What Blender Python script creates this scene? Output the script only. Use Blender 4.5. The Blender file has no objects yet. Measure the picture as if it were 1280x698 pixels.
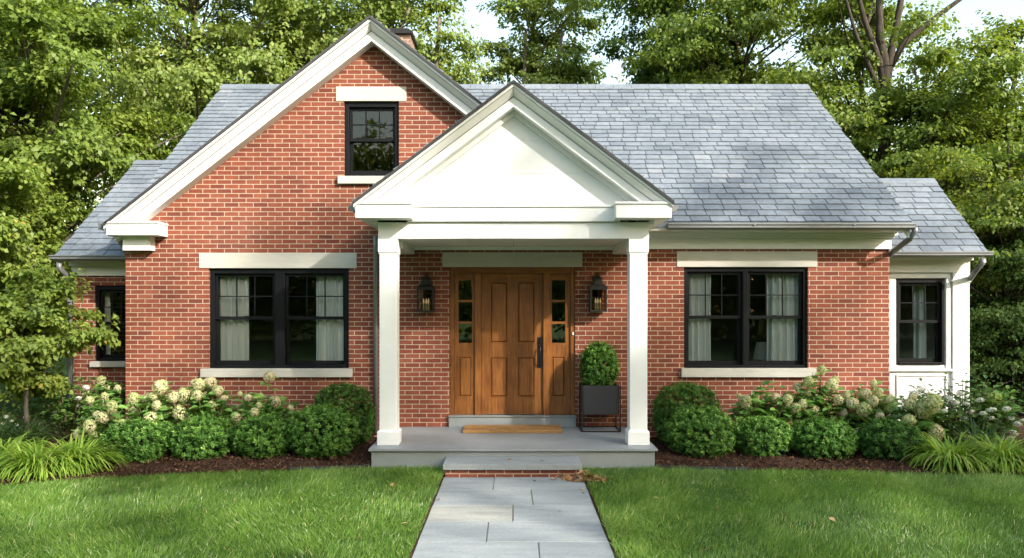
import bpy, math, random
import numpy as np
from mathutils import Vector

random.seed(7)
PI = math.pi
C = bpy.context.scene.collection
SC = bpy.context.scene

# ------------------------------------------------------------------ measures
F = 998.0                      # focal length in photo pixels
CX, HY, CAMZ = 642.0, 381.0, 2.01
def X(px, Y): return (px - CX) / F * Y
def Z(py, Y): return CAMZ + (HY - py) / F * Y
def G(py, z=0.0): return F * (CAMZ - z) / (py - HY)      # depth of a ground point

YW = 11.8                      # brick front wall plane

# ------------------------------------------------------------------ materials
def new_mat(name):
    m = bpy.data.materials.new(name); m.use_nodes = True
    nt = m.node_tree
    for n in list(nt.nodes): nt.nodes.remove(n)
    out = nt.nodes.new('ShaderNodeOutputMaterial')
    b = nt.nodes.new('ShaderNodeBsdfPrincipled')
    nt.links.new(b.outputs[0], out.inputs[0])
    return m, nt, b, out
def N(nt, t, **kw):
    n = nt.nodes.new('ShaderNode' + t)
    for k, v in kw.items():
        if k.startswith('i_'):
            key = k[2:]
            n.inputs[int(key) if key.isdigit() else key.replace('_', ' ')].default_value = v
        else: setattr(n, k, v)
    return n
def L(nt, a, b): nt.links.new(a, b)
def math_(nt, op, a, b=None, clamp=False):
    n = nt.nodes.new('ShaderNodeMath'); n.operation = op; n.use_clamp = clamp
    for i, v in enumerate((a, b)):
        if v is None: continue
        if isinstance(v, (int, float)): n.inputs[i].default_value = v
        else: nt.links.new(v, n.inputs[i])
    return n.outputs[0]
def mixc(nt, fac, a, b, blend='MIX'):
    n = nt.nodes.new('ShaderNodeMix'); n.data_type = 'RGBA'; n.blend_type = blend
    for i, v in ((0, fac), (6, a), (7, b)):
        if isinstance(v, (int, float)): n.inputs[i].default_value = v
        elif isinstance(v, (tuple, list)): n.inputs[i].default_value = tuple(v) + ((1,) if len(v) == 3 else ())
        else: nt.links.new(v, n.inputs[i])
    return n.outputs[2]
def ramp(nt, fac, stops):
    n = nt.nodes.new('ShaderNodeValToRGB')
    el = n.color_ramp.elements
    while len(el) < len(stops): el.new(0.5)
    for e, (p, c) in zip(el, stops):
        e.position = p; e.color = tuple(c) + ((1,) if len(c) == 3 else ())
    nt.links.new(fac, n.inputs[0]); return n.outputs[0]
def coord(nt, sx=1, sy=1, sz=1, kind='Object'):
    tc = nt.nodes.new('ShaderNodeTexCoord'); mp = nt.nodes.new('ShaderNodeMapping')
    mp.inputs['Scale'].default_value = (sx, sy, sz)
    nt.links.new(tc.outputs[kind], mp.inputs[0]); return mp.outputs[0]
def noise(nt, vec, scale, detail=4, rough=0.6):
    n = nt.nodes.new('ShaderNodeTexNoise'); n.inputs['Scale'].default_value = scale
    n.inputs['Detail'].default_value = detail; n.inputs['Roughness'].default_value = rough
    nt.links.new(vec, n.inputs['Vector']); return n.outputs['Fac']
def bump(nt, b, h, strength=0.3, dist=0.01):
    n = nt.nodes.new('ShaderNodeBump'); n.inputs['Strength'].default_value = strength
    n.inputs['Distance'].default_value = dist
    nt.links.new(h, n.inputs['Height']); nt.links.new(n.outputs[0], b.inputs['Normal'])
def spec(b, v): b.inputs['Specular IOR Level'].default_value = v

def mat_plain(name, col, rough=0.5, var=0.08, scale=6, metal=0.0, bmp=0.0, bscale=60, sp=0.5):
    m, nt, b, o = new_mat(name)
    v = coord(nt)
    n1 = noise(nt, v, scale, 5)
    n2 = noise(nt, v, scale * 9, 3)
    f = math_(nt, 'ADD', math_(nt, 'MULTIPLY', n1, 0.65), math_(nt, 'MULTIPLY', n2, 0.35))
    c = ramp(nt, f, [(0.3, [x * (1 - var) for x in col]), (0.7, [min(1, x * (1 + var)) for x in col])])
    L(nt, c, b.inputs['Base Color'])
    b.inputs['Roughness'].default_value = rough; b.inputs['Metallic'].default_value = metal
    spec(b, sp)
    if bmp: bump(nt, b, noise(nt, v, bscale, 4), bmp, 0.004)
    return m

def mat_brick(name, tint=1.0, stops=None, mort=(0.48, 0.385, 0.29)):
    m, nt, b, o = new_mat(name)
    tc = N(nt, 'TexCoord'); sep = N(nt, 'SeparateXYZ'); L(nt, tc.outputs['Object'], sep.inputs[0])
    ge = N(nt, 'NewGeometry'); sn = N(nt, 'SeparateXYZ'); L(nt, ge.outputs['Normal'], sn.inputs[0])
    side = math_(nt, 'GREATER_THAN', math_(nt, 'ABSOLUTE', sn.outputs[0]), 0.5)
    u = math_(nt, 'ADD', math_(nt, 'MULTIPLY', sep.outputs[1], side),
              math_(nt, 'MULTIPLY', sep.outputs[0], math_(nt, 'SUBTRACT', 1.0, side)))
    cb = N(nt, 'CombineXYZ'); L(nt, u, cb.inputs[0]); L(nt, sep.outputs[2], cb.inputs[1])
    # slight wobble so courses are not ruler straight
    nz = N(nt, 'TexNoise'); nz.inputs['Scale'].default_value = 9.0; nz.inputs['Detail'].default_value = 2
    L(nt, cb.outputs[0], nz.inputs['Vector'])
    wob = N(nt, 'VectorMath', operation='MULTIPLY_ADD'); L(nt, nz.outputs['Color'], wob.inputs[0])
    wob.inputs[1].default_value = (0.006, 0.005, 0); L(nt, cb.outputs[0], wob.inputs[2])
    br = N(nt, 'TexBrick'); br.offset = 0.5; br.squash = 1
    br.inputs['Scale'].default_value = 1.0
    br.inputs['Brick Width'].default_value = 0.2135; br.inputs['Row Height'].default_value = 0.0677
    br.inputs['Mortar Size'].default_value = 0.0066; br.inputs['Mortar Smooth'].default_value = 0.25
    br.inputs['Bias'].default_value = 0.0
    br.inputs['Color1'].default_value = (0, 0, 0, 1); br.inputs['Color2'].default_value = (1, 1, 1, 1)
    br.inputs['Mortar'].default_value = (0.5, 0.5, 0.5, 1)
    L(nt, wob.outputs[0], br.inputs['Vector'])
    n1 = noise(nt, cb.outputs[0], 110, 4, 0.7)
    n2 = noise(nt, cb.outputs[0], 0.9, 4, 0.6)
    n3 = noise(nt, cb.outputs[0], 12, 3, 0.6)
    tones = ramp(nt, br.outputs['Color'], stops or [(0.0, (0.150, 0.044, 0.031)), (0.10, (0.188, 0.054, 0.034)), (0.5, (0.216, 0.063, 0.038)), (0.85, (0.240, 0.073, 0.043)), (1.0, (0.265, 0.090, 0.054))])
    c = mixc(nt, br.outputs['Fac'], tones, tuple(x * tint for x in mort))
    c = mixc(nt, 1.0, c, ramp(nt, n1, [(0.3, (0.78, .76, .74)), (0.7, (1.18, 1.16, 1.14))]), 'MULTIPLY')
    c = mixc(nt, 1.0, c, ramp(nt, n2, [(0.35, (0.86, .85, .85)), (0.65, (1.1, 1.08, 1.06))]), 'MULTIPLY')
    c = mixc(nt, 1.0, c, ramp(nt, n3, [(0.3, (0.88, .86, .86)), (0.7, (1.08, 1.07, 1.06))]), 'MULTIPLY')
    n4 = noise(nt, cb.outputs[0], 0.55, 6, 0.72)                      # washed-out and grimy patches of the old wall
    c = mixc(nt, ramp(nt, n4, [(0.56, (0, 0, 0)), (0.74, (0.09, 0.09, 0.09))]), c, (0.46, 0.36, 0.29))
    n5 = noise(nt, cb.outputs[0], 1.7, 6, 0.7)
    c = mixc(nt, ramp(nt, n5, [(0.58, (0, 0, 0)), (0.75, (0.30, 0.30, 0.30))]), c, (0.085, 0.045, 0.032))
    L(nt, c, b.inputs['Base Color'])
    b.inputs['Roughness'].default_value = 0.88; spec(b, 0.25)
    h = math_(nt, 'ADD', math_(nt, 'MULTIPLY', math_(nt, 'SUBTRACT', 1.0, br.outputs['Fac']), 1.0), math_(nt, 'MULTIPLY', n1, 0.28))
    bump(nt, b, h, 0.8, 0.008)
    return m

def mat_slate(name):
    m, nt, b, o = new_mat(name)
    at = N(nt, 'Attribute', attribute_name='rnd')
    v = coord(nt)
    c = ramp(nt, at.outputs['Fac'], [(0.0, (0.160, 0.184, 0.214)), (0.25, (0.212, 0.240, 0.270)), (0.6, (0.240, 0.268, 0.296)),
                                     (0.92, (0.270, 0.296, 0.322)), (1.0, (0.285, 0.305, 0.325))])
    n1 = noise(nt, v, 14, 6, 0.65)
    n2 = noise(nt, v, 1.1, 4, 0.55)
    c = mixc(nt, 1.0, c, ramp(nt, n1, [(0.3, (0.78, .78, .79)), (0.7, (1.18, 1.18, 1.17))]), 'MULTIPLY')
    c = mixc(nt, 1.0, c, ramp(nt, n2, [(0.35, (0.88, .89, .90)), (0.65, (1.1, 1.09, 1.08))]), 'MULTIPLY')
    c = mixc(nt, 1.0, c, (0.74, 0.75, 0.755), 'MULTIPLY')
    L(nt, c, b.inputs['Base Color'])
    b.inputs['Roughness'].default_value = 0.62; spec(b, 0.25)
    bump(nt, b, noise(nt, v, 45, 5, 0.7), 0.35, 0.006)
    return m

def mat_wood(name):
    m, nt, b, o = new_mat(name)
    v = coord(nt, 1, 1, 1)
    at = N(nt, 'Attribute', attribute_name='rail')          # 1 on boards whose grain runs sideways
    vz = coord(nt, 22, 22, 1.3); vx = coord(nt, 1.3, 22, 22)
    mx = N(nt, 'Mix', data_type='VECTOR'); L(nt, at.outputs['Fac'], mx.inputs[0]); L(nt, vz, mx.inputs[4]); L(nt, vx, mx.inputs[5])
    g1 = noise(nt, mx.outputs[1], 2.2, 6, 0.62)
    g2 = noise(nt, mx.outputs[1], 9.0, 5, 0.7)
    g3 = noise(nt, v, 2.6, 4, 0.55)
    f = math_(nt, 'ADD', math_(nt, 'MULTIPLY', g1, 0.45), math_(nt, 'ADD', math_(nt, 'MULTIPLY', g2, 0.25), math_(nt, 'MULTIPLY', g3, 0.30)))
    c = ramp(nt, f, [(0.30, (0.050, 0.016, 0.004)), (0.45, (0.145, 0.050, 0.011)), (0.57, (0.250, 0.095, 0.021)), (0.72, (0.38, 0.165, 0.042))])
    L(nt, c, b.inputs['Base Color'])
    b.inputs['Roughness'].default_value = 0.36; spec(b, 0.45)
    bump(nt, b, g2, 0.12, 0.003)
    return m

def mat_stone(name, col, warm=(1, 1, 1)):
    m, nt, b, o = new_mat(name)
    v = coord(nt); vs = coord(nt, 1, 1, 5)
    n1 = noise(nt, vs, 3.0, 6, 0.65); n2 = noise(nt, v, 90, 4, 0.7); n3 = noise(nt, v, 1.2, 4)
    f = math_(nt, 'ADD', math_(nt, 'MULTIPLY', n1, 0.4), math_(nt, 'ADD', math_(nt, 'MULTIPLY', n2, 0.3), math_(nt, 'MULTIPLY', n3, 0.3)))
    c = ramp(nt, f, [(0.3, [x * 0.78 for x in col]), (0.5, col), (0.7, [min(1, x * 1.14) for x in col])])
    L(nt, c, b.inputs['Base Color']); b.inputs['Roughness'].default_value = 0.85; spec(b, 0.3)
    bump(nt, b, n2, 0.35, 0.004)
    return m

def mat_flagstone(name):
    m, nt, b, o = new_mat(name)
    at = N(nt, 'Attribute', attribute_name='rnd')
    v = coord(nt); vs = coord(nt, 0.7, 2.4, 1)
    base = ramp(nt, at.outputs['Fac'], [(0.0, (0.215, 0.236, 0.243)), (0.35, (0.262, 0.280, 0.282)), (0.7, (0.300, 0.315, 0.312)), (0.9, (0.330, 0.330, 0.300)), (1.0, (0.34, 0.335, 0.28))])
    n1 = noise(nt, vs, 2.6, 7, 0.62); n2 = noise(nt, v, 28, 5, 0.7); n3 = noise(nt, v, 150, 3, 0.7)
    c = mixc(nt, 1.0, base, ramp(nt, n1, [(0.28, (0.76, .77, .77)), (0.5, (.98, .98, .96)), (0.72, (1.14, 1.12, 1.07))]), 'MULTIPLY')
    c = mixc(nt, 1.0, c, ramp(nt, n2, [(0.3, (0.86, .86, .86)), (0.7, (1.1, 1.1, 1.1))]), 'MULTIPLY')
    c = mixc(nt, 1.0, c, ramp(nt, n3, [(0.3, (0.9, .9, .9)), (0.7, (1.08, 1.08, 1.08))]), 'MULTIPLY')
    L(nt, c, b.inputs['Base Color']); b.inputs['Roughness'].default_value = 0.72; spec(b, 0.35)
    bump(nt, b, math_(nt, 'ADD', n1, math_(nt, 'MULTIPLY', n2, 0.4)), 0.35, 0.012)
    return m

def mat_leaf(name, stops, trans=0.35, rough=0.5, sp=0.35, tcol=None, gain=1.0):
    """leaf colour from the per-leaf random number, plus light passing through the blade"""
    m, nt, b, o = new_mat(name)
    at = N(nt, 'Attribute', attribute_name='rnd')
    c = ramp(nt, at.outputs['Fac'], mul(stops, gain))
    L(nt, c, b.inputs['Base Color']); b.inputs['Roughness'].default_value = rough; spec(b, sp)
    tr = N(nt, 'BsdfTranslucent')
    tc = mixc(nt, 1.0, c, tcol or (1.5, 1.45, 0.75), 'MULTIPLY')
    L(nt, tc, tr.inputs[0])
    mx = N(nt, 'MixShader'); mx.inputs[0].default_value = trans
    L(nt, b.outputs[0], mx.inputs[1]); L(nt, tr.outputs[0], mx.inputs[2]); L(nt, mx.outputs[0], o.inputs[0])
    return m

def mul(stops, k): return [(p, tuple(min(.9, x * k) for x in c)) for p, c in stops]
def mat_attr(name, stops, rough=0.8, sp=0.2):
    m, nt, b, o = new_mat(name)
    at = N(nt, 'Attribute', attribute_name='rnd')
    L(nt, ramp(nt, at.outputs['Fac'], stops), b.inputs['Base Color'])
    b.inputs['Roughness'].default_value = rough; spec(b, sp)
    return m

def mat_bark(name, c0, c1):
    m, nt, b, o = new_mat(name)
    v = coord(nt, 6, 6, 1.2)
    n1 = noise(nt, v, 3, 6, 0.7)
    L(nt, ramp(nt, n1, [(0.3, c0), (0.7, c1)]), b.inputs['Base Color'])
    b.inputs['Roughness'].default_value = 0.9; spec(b, 0.15)
    bump(nt, b, n1, 0.7, 0.03)
    return m

def mat_ground(name, c0, c1, c2, s1=0.8, s2=60, bs=0.5):
    m, nt, b, o = new_mat(name)
    v = coord(nt)
    f = math_(nt, 'ADD', math_(nt, 'MULTIPLY', noise(nt, v, s1, 5), 0.5), math_(nt, 'MULTIPLY', noise(nt, v, s2, 4, 0.7), 0.5))
    L(nt, ramp(nt, f, [(0.35, c0), (0.5, c1), (0.65, c2)]), b.inputs['Base Color'])
    b.inputs['Roughness'].default_value = 0.95; spec(b, 0.1)
    bump(nt, b, noise(nt, v, s2 * 1.3, 4, 0.7), bs, 0.02)
    return m

def mat_glass(name, refl_ior=1.42, tint=(0.965, 0.98, 0.97)):
    m, nt, b, o = new_mat(name)
    nt.nodes.remove(b)
    fr = N(nt, 'Fresnel'); fr.inputs[0].default_value = refl_ior
    tb = N(nt, 'BsdfTransparent'); tb.inputs[0].default_value = tuple(tint) + (1,)
    gb = N(nt, 'BsdfGlossy'); gb.inputs['Roughness'].default_value = 0.004; gb.inputs[0].default_value = (1, 1, 1, 1)
    nz = N(nt, 'TexNoise'); nz.inputs['Scale'].default_value = 1.6; nz.inputs['Detail'].default_value = 1
    L(nt, coord(nt), nz.inputs['Vector'])
    bp = N(nt, 'Bump'); bp.inputs['Strength'].default_value = 0.012; bp.inputs['Distance'].default_value = 0.02
    L(nt, nz.outputs['Fac'], bp.inputs['Height']); L(nt, bp.outputs[0], gb.inputs['Normal'])
    mx = N(nt, 'MixShader'); L(nt, fr.outputs[0], mx.inputs[0]); L(nt, tb.outputs[0], mx.inputs[1]); L(nt, gb.outputs[0], mx.inputs[2])
    L(nt, mx.outputs[0], o.inputs[0])
    return m

def mat_mat(name):
    m, nt, b, o = new_mat(name)
    v = coord(nt)
    n = noise(nt, v, 190, 3, 0.8); n2 = noise(nt, v, 5, 4)
    f = math_(nt, 'ADD', math_(nt, 'MULTIPLY', n, 0.7), math_(nt, 'MULTIPLY', n2, 0.3))
    L(nt, ramp(nt, f, [(0.35, (0.24, 0.120, 0.042)), (0.6, (0.52, 0.30, 0.125))]), b.inputs['Base Color'])
    b.inputs['Roughness'].default_value = 1; spec(b, 0.05); bump(nt, b, n, 1.0, 0.01)
    return m

def mat_emit(name, col, st):
    m, nt, b, o = new_mat(name)
    b.inputs['Base Color'].default_value = tuple(col) + (1,)
    b.inputs['Emission Color'].default_value = tuple(col) + (1,); b.inputs['Emission Strength'].default_value = st
    return m

def mat_curtain(name):
    m, nt, b, o = new_mat(name)
    n = noise(nt, coord(nt, 40, 40, 3), 2, 3)
    L(nt, ramp(nt, n, [(0.3, (0.84, 0.84, 0.79)), (0.7, (0.93, 0.93, 0.88))]), b.inputs['Base Color'])
    b.inputs['Roughness'].default_value = 0.9; spec(b, 0.1)
    tr = N(nt, 'BsdfTranslucent'); tr.inputs[0].default_value = (0.7, 0.7, 0.64, 1)
    mx = N(nt, 'MixShader'); mx.inputs[0].default_value = 0.1
    L(nt, b.outputs[0], mx.inputs[1]); L(nt, tr.outputs[0], mx.inputs[2]); L(nt, mx.outputs[0], o.inputs[0])
    return m

M = {}
M['brick'] = mat_brick('red_brick')
M['old_brick'] = mat_brick('chimney_brick', 1.0, [(0, (0.17, 0.105, 0.085)), (1, (0.30, 0.20, 0.16))])
M['slate'] = mat_slate('slate')
M['slate_edge'] = mat_plain('slate_edge', (0.045, 0.043, 0.042), 0.8, 0.25, 20)
M['white'] = mat_plain('white_paint', (0.75, 0.75, 0.73), 0.5, 0.045, 3.5, bmp=0.06, bscale=30, sp=.35)
M['ceiling'] = mat_plain('porch_ceiling_paint', (0.74, 0.74, 0.68), 0.5, 0.03, 3)
M['limestone'] = mat_stone('limestone', (0.48, 0.46, 0.40))
M['black'] = mat_plain('black_window_paint', (0.0075, 0.008, 0.009), 0.42, 0.15, 8, sp=0.16)
M['bronze'] = mat_plain('dark_bronze', (0.016, 0.015, 0.013), 0.42, 0.2, 20, metal=0.3)
M['planter'] = mat_plain('black_planter', (0.02, 0.021, 0.024), 0.5, 0.2, 8, bmp=0.1)
M['wood'] = mat_wood('stained_wood')
M['deck'] = mat_plain('grey_deck_paint', (0.25, 0.268, 0.272), 0.5, 0.12, 2.2, bmp=0.12, bscale=50)
M['deck_side'] = mat_plain('grey_fascia_paint', (0.25, 0.272, 0.27), 0.5, 0.1, 3, bmp=0.1)
M['gutter'] = mat_plain('galvanised_gutter', (0.20, 0.205, 0.205), 0.45, 0.15, 5, metal=0.3)
M['flag'] = mat_flagstone('bluestone')
M['joint'] = mat_plain('sand_joint', (0.42, 0.37, 0.29), 0.95, 0.2, 30, bmp=0.4, bscale=120)
M['glass'] = mat_glass('window_glass')
M['door_glass'] = mat_glass('door_glass', 1.8)
M['lantern_glass'] = mat_glass('lantern_glass', 1.45, (0.85, 0.80, 0.70))
M['curtain'] = mat_curtain('curtain_linen')
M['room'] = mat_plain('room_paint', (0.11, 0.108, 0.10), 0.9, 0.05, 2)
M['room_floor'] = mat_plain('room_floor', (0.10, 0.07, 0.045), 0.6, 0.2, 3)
M['sofa'] = mat_plain('sofa_fabric', (0.45, 0.43, 0.40), 0.95, 0.1, 8)
M['shade'] = mat_plain('lamp_shade', (0.75, 0.72, 0.64), 0.9, 0.03, 4)
M['mat'] = mat_mat('coir')
M['bulb'] = mat_emit('candle_bulb', (0.85, 0.74, 0.52), 0.12)
M['candle'] = mat_plain('candle_sleeve', (0.72, 0.69, 0.60), 0.6, 0.05, 5)
M['button'] = mat_plain('white_button', (0.8, 0.8, 0.78), 0.3, 0.02, 5)
M['flower'] = mat_leaf('hydrangea_petals', [(0, (0.34, 0.40, 0.14)), (0.3, (0.53, 0.56, 0.26)), (0.6, (0.69, 0.66, 0.41)), (0.85, (0.73, 0.62, 0.44)), (1, (0.58, 0.40, 0.29))], 0.25, 0.7, 0.15, (1.1, 1.05, 0.8))
M['flower_white'] = mat_leaf('white_petals', [(0, (0.62, 0.64, 0.48)), (0.5, (0.80, 0.79, 0.70)), (1, (0.84, 0.82, 0.76))], 0.25, 0.7, 0.15, (1, 1, .95))
M['flower_green'] = mat_leaf('lime_petals', [(0, (0.30, 0.42, 0.08)), (1, (0.52, 0.62, 0.20))], 0.25, 0.7, 0.15, (1.1, 1.1, .7))
M['flower_pink'] = mat_leaf('pink_petals', [(0, (0.55, 0.03, 0.08)), (1, (0.75, 0.18, 0.25))], 0.2, 0.6, 0.2, (1.1, .8, .8))
M['box_leaf'] = mat_leaf('boxwood_leaves', [(0, (0.016, 0.042, 0.008)), (0.5, (0.042, 0.098, 0.016)), (0.85, (0.084, 0.160, 0.028)), (1, (0.155, 0.24, 0.05))], 0.25, 0.5, 0.22, gain=1.95)
M['hyd_leaf'] = mat_leaf('hydrangea_leaves', [(0, (0.045, 0.10, 0.024)), (0.5, (0.078, 0.160, 0.036)), (0.85, (0.13, 0.22, 0.052)), (1, (0.20, 0.25, 0.075))], 0.32, 0.45, 0.4, gain=1.9)
M['maple_leaf'] = mat_leaf('maple_leaves', [(0, (0.062, 0.098, 0.018)), (0.5, (0.116, 0.162, 0.028)), (0.9, (0.178, 0.214, 0.040)), (1, (0.27, 0.22, 0.05))], 0.42, 0.5, 0.35, gain=1.5)
M['pale_leaf'] = mat_leaf('pale_maple_leaves', [(0, (0.083, 0.127, 0.028)), (0.5, (0.148, 0.198, 0.045)), (0.9, (0.215, 0.258, 0.07)), (1, (0.30, 0.27, 0.08))], 0.42, 0.5, 0.4, gain=1.4)
M['dark_leaf'] = mat_leaf('dark_woodland_leaves', [(0, (0.036, 0.066, 0.014)), (0.6, (0.070, 0.117, 0.024)), (1, (0.13, 0.168, 0.038))], 0.40, 0.5, 0.3, gain=1.7)
M['yellow_leaf'] = mat_leaf('turning_leaves', [(0, (0.075, 0.125, 0.018)), (0.5, (0.145, 0.190, 0.026)), (0.9, (0.25, 0.245, 0.036)), (1, (0.36, 0.22, 0.06))], 0.45, 0.5, 0.35, gain=1.25)
M['hemlock'] = mat_leaf('evergreen_sprays', [(0, (0.016, 0.034, 0.008)), (0.6, (0.032, 0.060, 0.012)), (1, (0.085, 0.105, 0.020))], 0.25, 0.6, 0.12, gain=1.3)
M['shrub_leaf'] = mat_leaf('shrub_leaves', [(0, (0.034, 0.075, 0.016)), (0.6, (0.062, 0.125, 0.026)), (1, (0.12, 0.18, 0.04))], 0.3, 0.45, 0.3, gain=1.7)
M['lime_grass'] = mat_leaf('lime_grass', [(0, (0.090, 0.175, 0.020)), (0.5, (0.172, 0.275, 0.034)), (0.93, (0.285, 0.365, 0.07)), (1, (0.36, 0.32, 0.13))], 0.38, 0.45, 0.35, gain=1.25)
M['daylily'] = mat_leaf('strap_leaves', [(0, (0.04, 0.09, 0.03)), (1, (0.09, 0.155, 0.05))], 0.3, 0.45, 0.4)
M['grass'] = mat_leaf('lawn_blades', [(0, (0.040, 0.080, 0.014)), (0.4, (0.078, 0.142, 0.023)), (0.75, (0.125, 0.198, 0.038)), (0.95, (0.20, 0.265, 0.08)), (1, (0.34, 0.31, 0.15))], 0.35, 0.36, 0.55, (1.25, 1.25, 0.85), gain=1.85)
M['bark'] = mat_bark('grey_bark', (0.055, 0.045, 0.036), (0.19, 0.165, 0.135))
M['bark_dark'] = mat_bark('dark_bark', (0.022, 0.018, 0.014), (0.085, 0.070, 0.055))
M['stem'] = mat_plain('plant_stem', (0.10, 0.085, 0.035), 0.8, 0.3, 30)
M['soil'] = mat_ground('mulch_soil', (0.028, 0.015, 0.009), (0.055, 0.030, 0.018), (0.10, 0.06, 0.038), 3, 45, 1.0)
M['lawn'] = mat_ground('lawn_soil', (0.022, 0.050, 0.009), (0.040, 0.085, 0.014), (0.060, 0.115, 0.020), 0.7, 50, 0.6)
M['chip'] = mat_attr('bark_chips', [(0, (0.030, 0.015, 0.009)), (0.5, (0.085, 0.042, 0.024)), (0.85, (0.16, 0.088, 0.052)), (1, (0.30, 0.19, 0.12))], 0.9, 0.15)
M['dry_leaf'] = mat_attr('dry_leaves', [(0, (0.13, 0.055, 0.022)), (0.5, (0.28, 0.135, 0.055)), (1, (0.48, 0.30, 0.15))], 0.75, 0.25)
M['edging'] = mat_plain('black_edging', (0.035, 0.037, 0.04), 0.6, 0.2, 10)

# ------------------------------------------------------------------ object helpers
def tag(o, label, cat=None, group=None, kind=None):
    if label: o['label'] = label
    if cat: o['category'] = cat
    if group: o['group'] = group
    if kind: o['kind'] = kind
    return o
WORLD = {}
def empty(name, loc, label, cat, group=None):
    o = bpy.data.objects.new(name, None); o.empty_display_size = 0.2
    C.objects.link(o); o.location = loc; WORLD[o.name] = Vector(loc)
    return tag(o, label, cat, group)
def link(name, me, mat, parent=None, local=True):
    o = bpy.data.objects.new(name, me); C.objects.link(o)
    if mat is not None and not me.materials: me.materials.append(mat)
    if parent is not None:
        o.parent = parent
        if not local:                       # vertices were given in place: cancel the root's offset
            o.location = -WORLD.get(parent.name, Vector((0, 0, 0)))
    return o
def copy_tree(o, parent=None):
    c = o.copy(); C.objects.link(c)
    if parent is not None: c.parent = parent
    for ch in list(o.children): copy_tree(ch, c)
    return c

class MB:
    """collects boxes, prisms and tubes; build() links them as one mesh object"""
    def __init__(s): s.v = []; s.f = []; s.a = []
    def add(s, vs, fs, a=0.5):
        k = len(s.v); s.v += [tuple(p) for p in vs]; s.f += [tuple(i + k for i in f) for f in fs]; s.a += [a] * len(vs)
    def box(s, x0, x1, y0, y1, z0, z1, a=0.5):
        s.add([(x0, y0, z0), (x1, y0, z0), (x1, y1, z0), (x0, y1, z0), (x0, y0, z1), (x1, y0, z1), (x1, y1, z1), (x0, y1, z1)],
              [(0, 3, 2, 1), (4, 5, 6, 7), (0, 1, 5, 4), (1, 2, 6, 5), (2, 3, 7, 6), (3, 0, 4, 7)], a)
    def prism_xz(s, poly, y0, y1, a=0.5):
        """polygon of (x, z, [y]) counter-clockwise seen from -y, extruded from y0 to y1"""
        n = len(poly)
        fr = [(p[0], p[2] if len(p) > 2 else y0, p[1]) for p in poly]; bk = [(p[0], y1, p[1]) for p in poly]
        s.add(fr + bk, [tuple(range(n)), tuple(reversed(range(n, 2 * n)))] + [(i, i + n, (i + 1) % n + n, (i + 1) % n) for i in range(n)], a)
    def prism_yz(s, poly, x0, x1, a=0.5):
        n = len(poly)
        fr = [(x0, p[0], p[1]) for p in poly]; bk = [(x1, p[0], p[1]) for p in poly]
        s.add(fr + bk, [tuple(reversed(range(n))), tuple(range(n, 2 * n))] + [(i, (i + 1) % n, (i + 1) % n + n, i + n) for i in range(n)], a)
    def tube(s, pts, rad, n=8, a=0.5, sq=False):
        pts = [Vector(p) for p in pts]
        if isinstance(rad, (int, float)): rad = [rad] * len(pts)
        vs = []; fs = []
        for i, p in enumerate(pts):
            d = (pts[min(i + 1, len(pts) - 1)] - pts[max(i - 1, 0)]).normalized()
            u = d.cross(Vector((0, 1, 0)) if abs(d.y) < 0.8 else Vector((1, 0, 0))).normalized(); w = d.cross(u)
            for k in range(n):
                t = 2 * PI * (k + (0.5 if sq else 0)) / n
                vs.append(p + (u * math.cos(t) + w * math.sin(t)) * rad[i])
            if i:
                for k in range(n):
                    q = (k + 1) % n
                    fs.append(((i - 1) * n + k, (i - 1) * n + q, i * n + q, i * n + k))
        fs.append(tuple(reversed(range(n)))); fs.append(tuple(range((len(pts) - 1) * n, len(pts) * n)))
        s.add(vs, fs, a)
    def build(s, name, mat, parent=None, bevel=0.0, local=False, attr=None, smooth=False):
        me = bpy.data.meshes.new(name); me.from_pydata(s.v, [], s.f)
        import bmesh
        bm = bmesh.new(); bm.from_mesh(me); bmesh.ops.recalc_face_normals(bm, faces=bm.faces); bm.to_mesh(me); bm.free()
        if attr:
            at = me.attributes.new(attr, 'FLOAT', 'POINT'); at.data.foreach_set('value', np.array(s.a, dtype=np.float32))
        if smooth:
            me.polygons.foreach_set('use_smooth', [True] * len(me.polygons))
        o = link(name, me, mat, parent, local)
        if bevel:
            b = o.modifiers.new('soft_edges', 'BEVEL'); b.width = bevel; b.segments = 2; b.limit_method = 'ANGLE'
        return o

def mesh_np(name, verts, quads, rnd=None, smooth=False):
    me = bpy.data.meshes.new(name)
    verts = np.ascontiguousarray(verts, dtype=np.float32); quads = np.ascontiguousarray(quads, dtype=np.int32)
    me.vertices.add(len(verts)); me.vertices.foreach_set('co', verts.ravel())
    me.loops.add(quads.size); me.loops.foreach_set('vertex_index', quads.ravel())
    me.polygons.add(len(quads))
    me.polygons.foreach_set('loop_start', np.arange(0, quads.size, 4, dtype=np.int32))
    if smooth: me.polygons.foreach_set('use_smooth', np.ones(len(quads), dtype=bool))
    if rnd is not None:
        at = me.attributes.new('rnd', 'FLOAT', 'POINT'); at.data.foreach_set('value', np.ascontiguousarray(rnd, dtype=np.float32))
    me.update(calc_edges=True)
    return me

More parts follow.
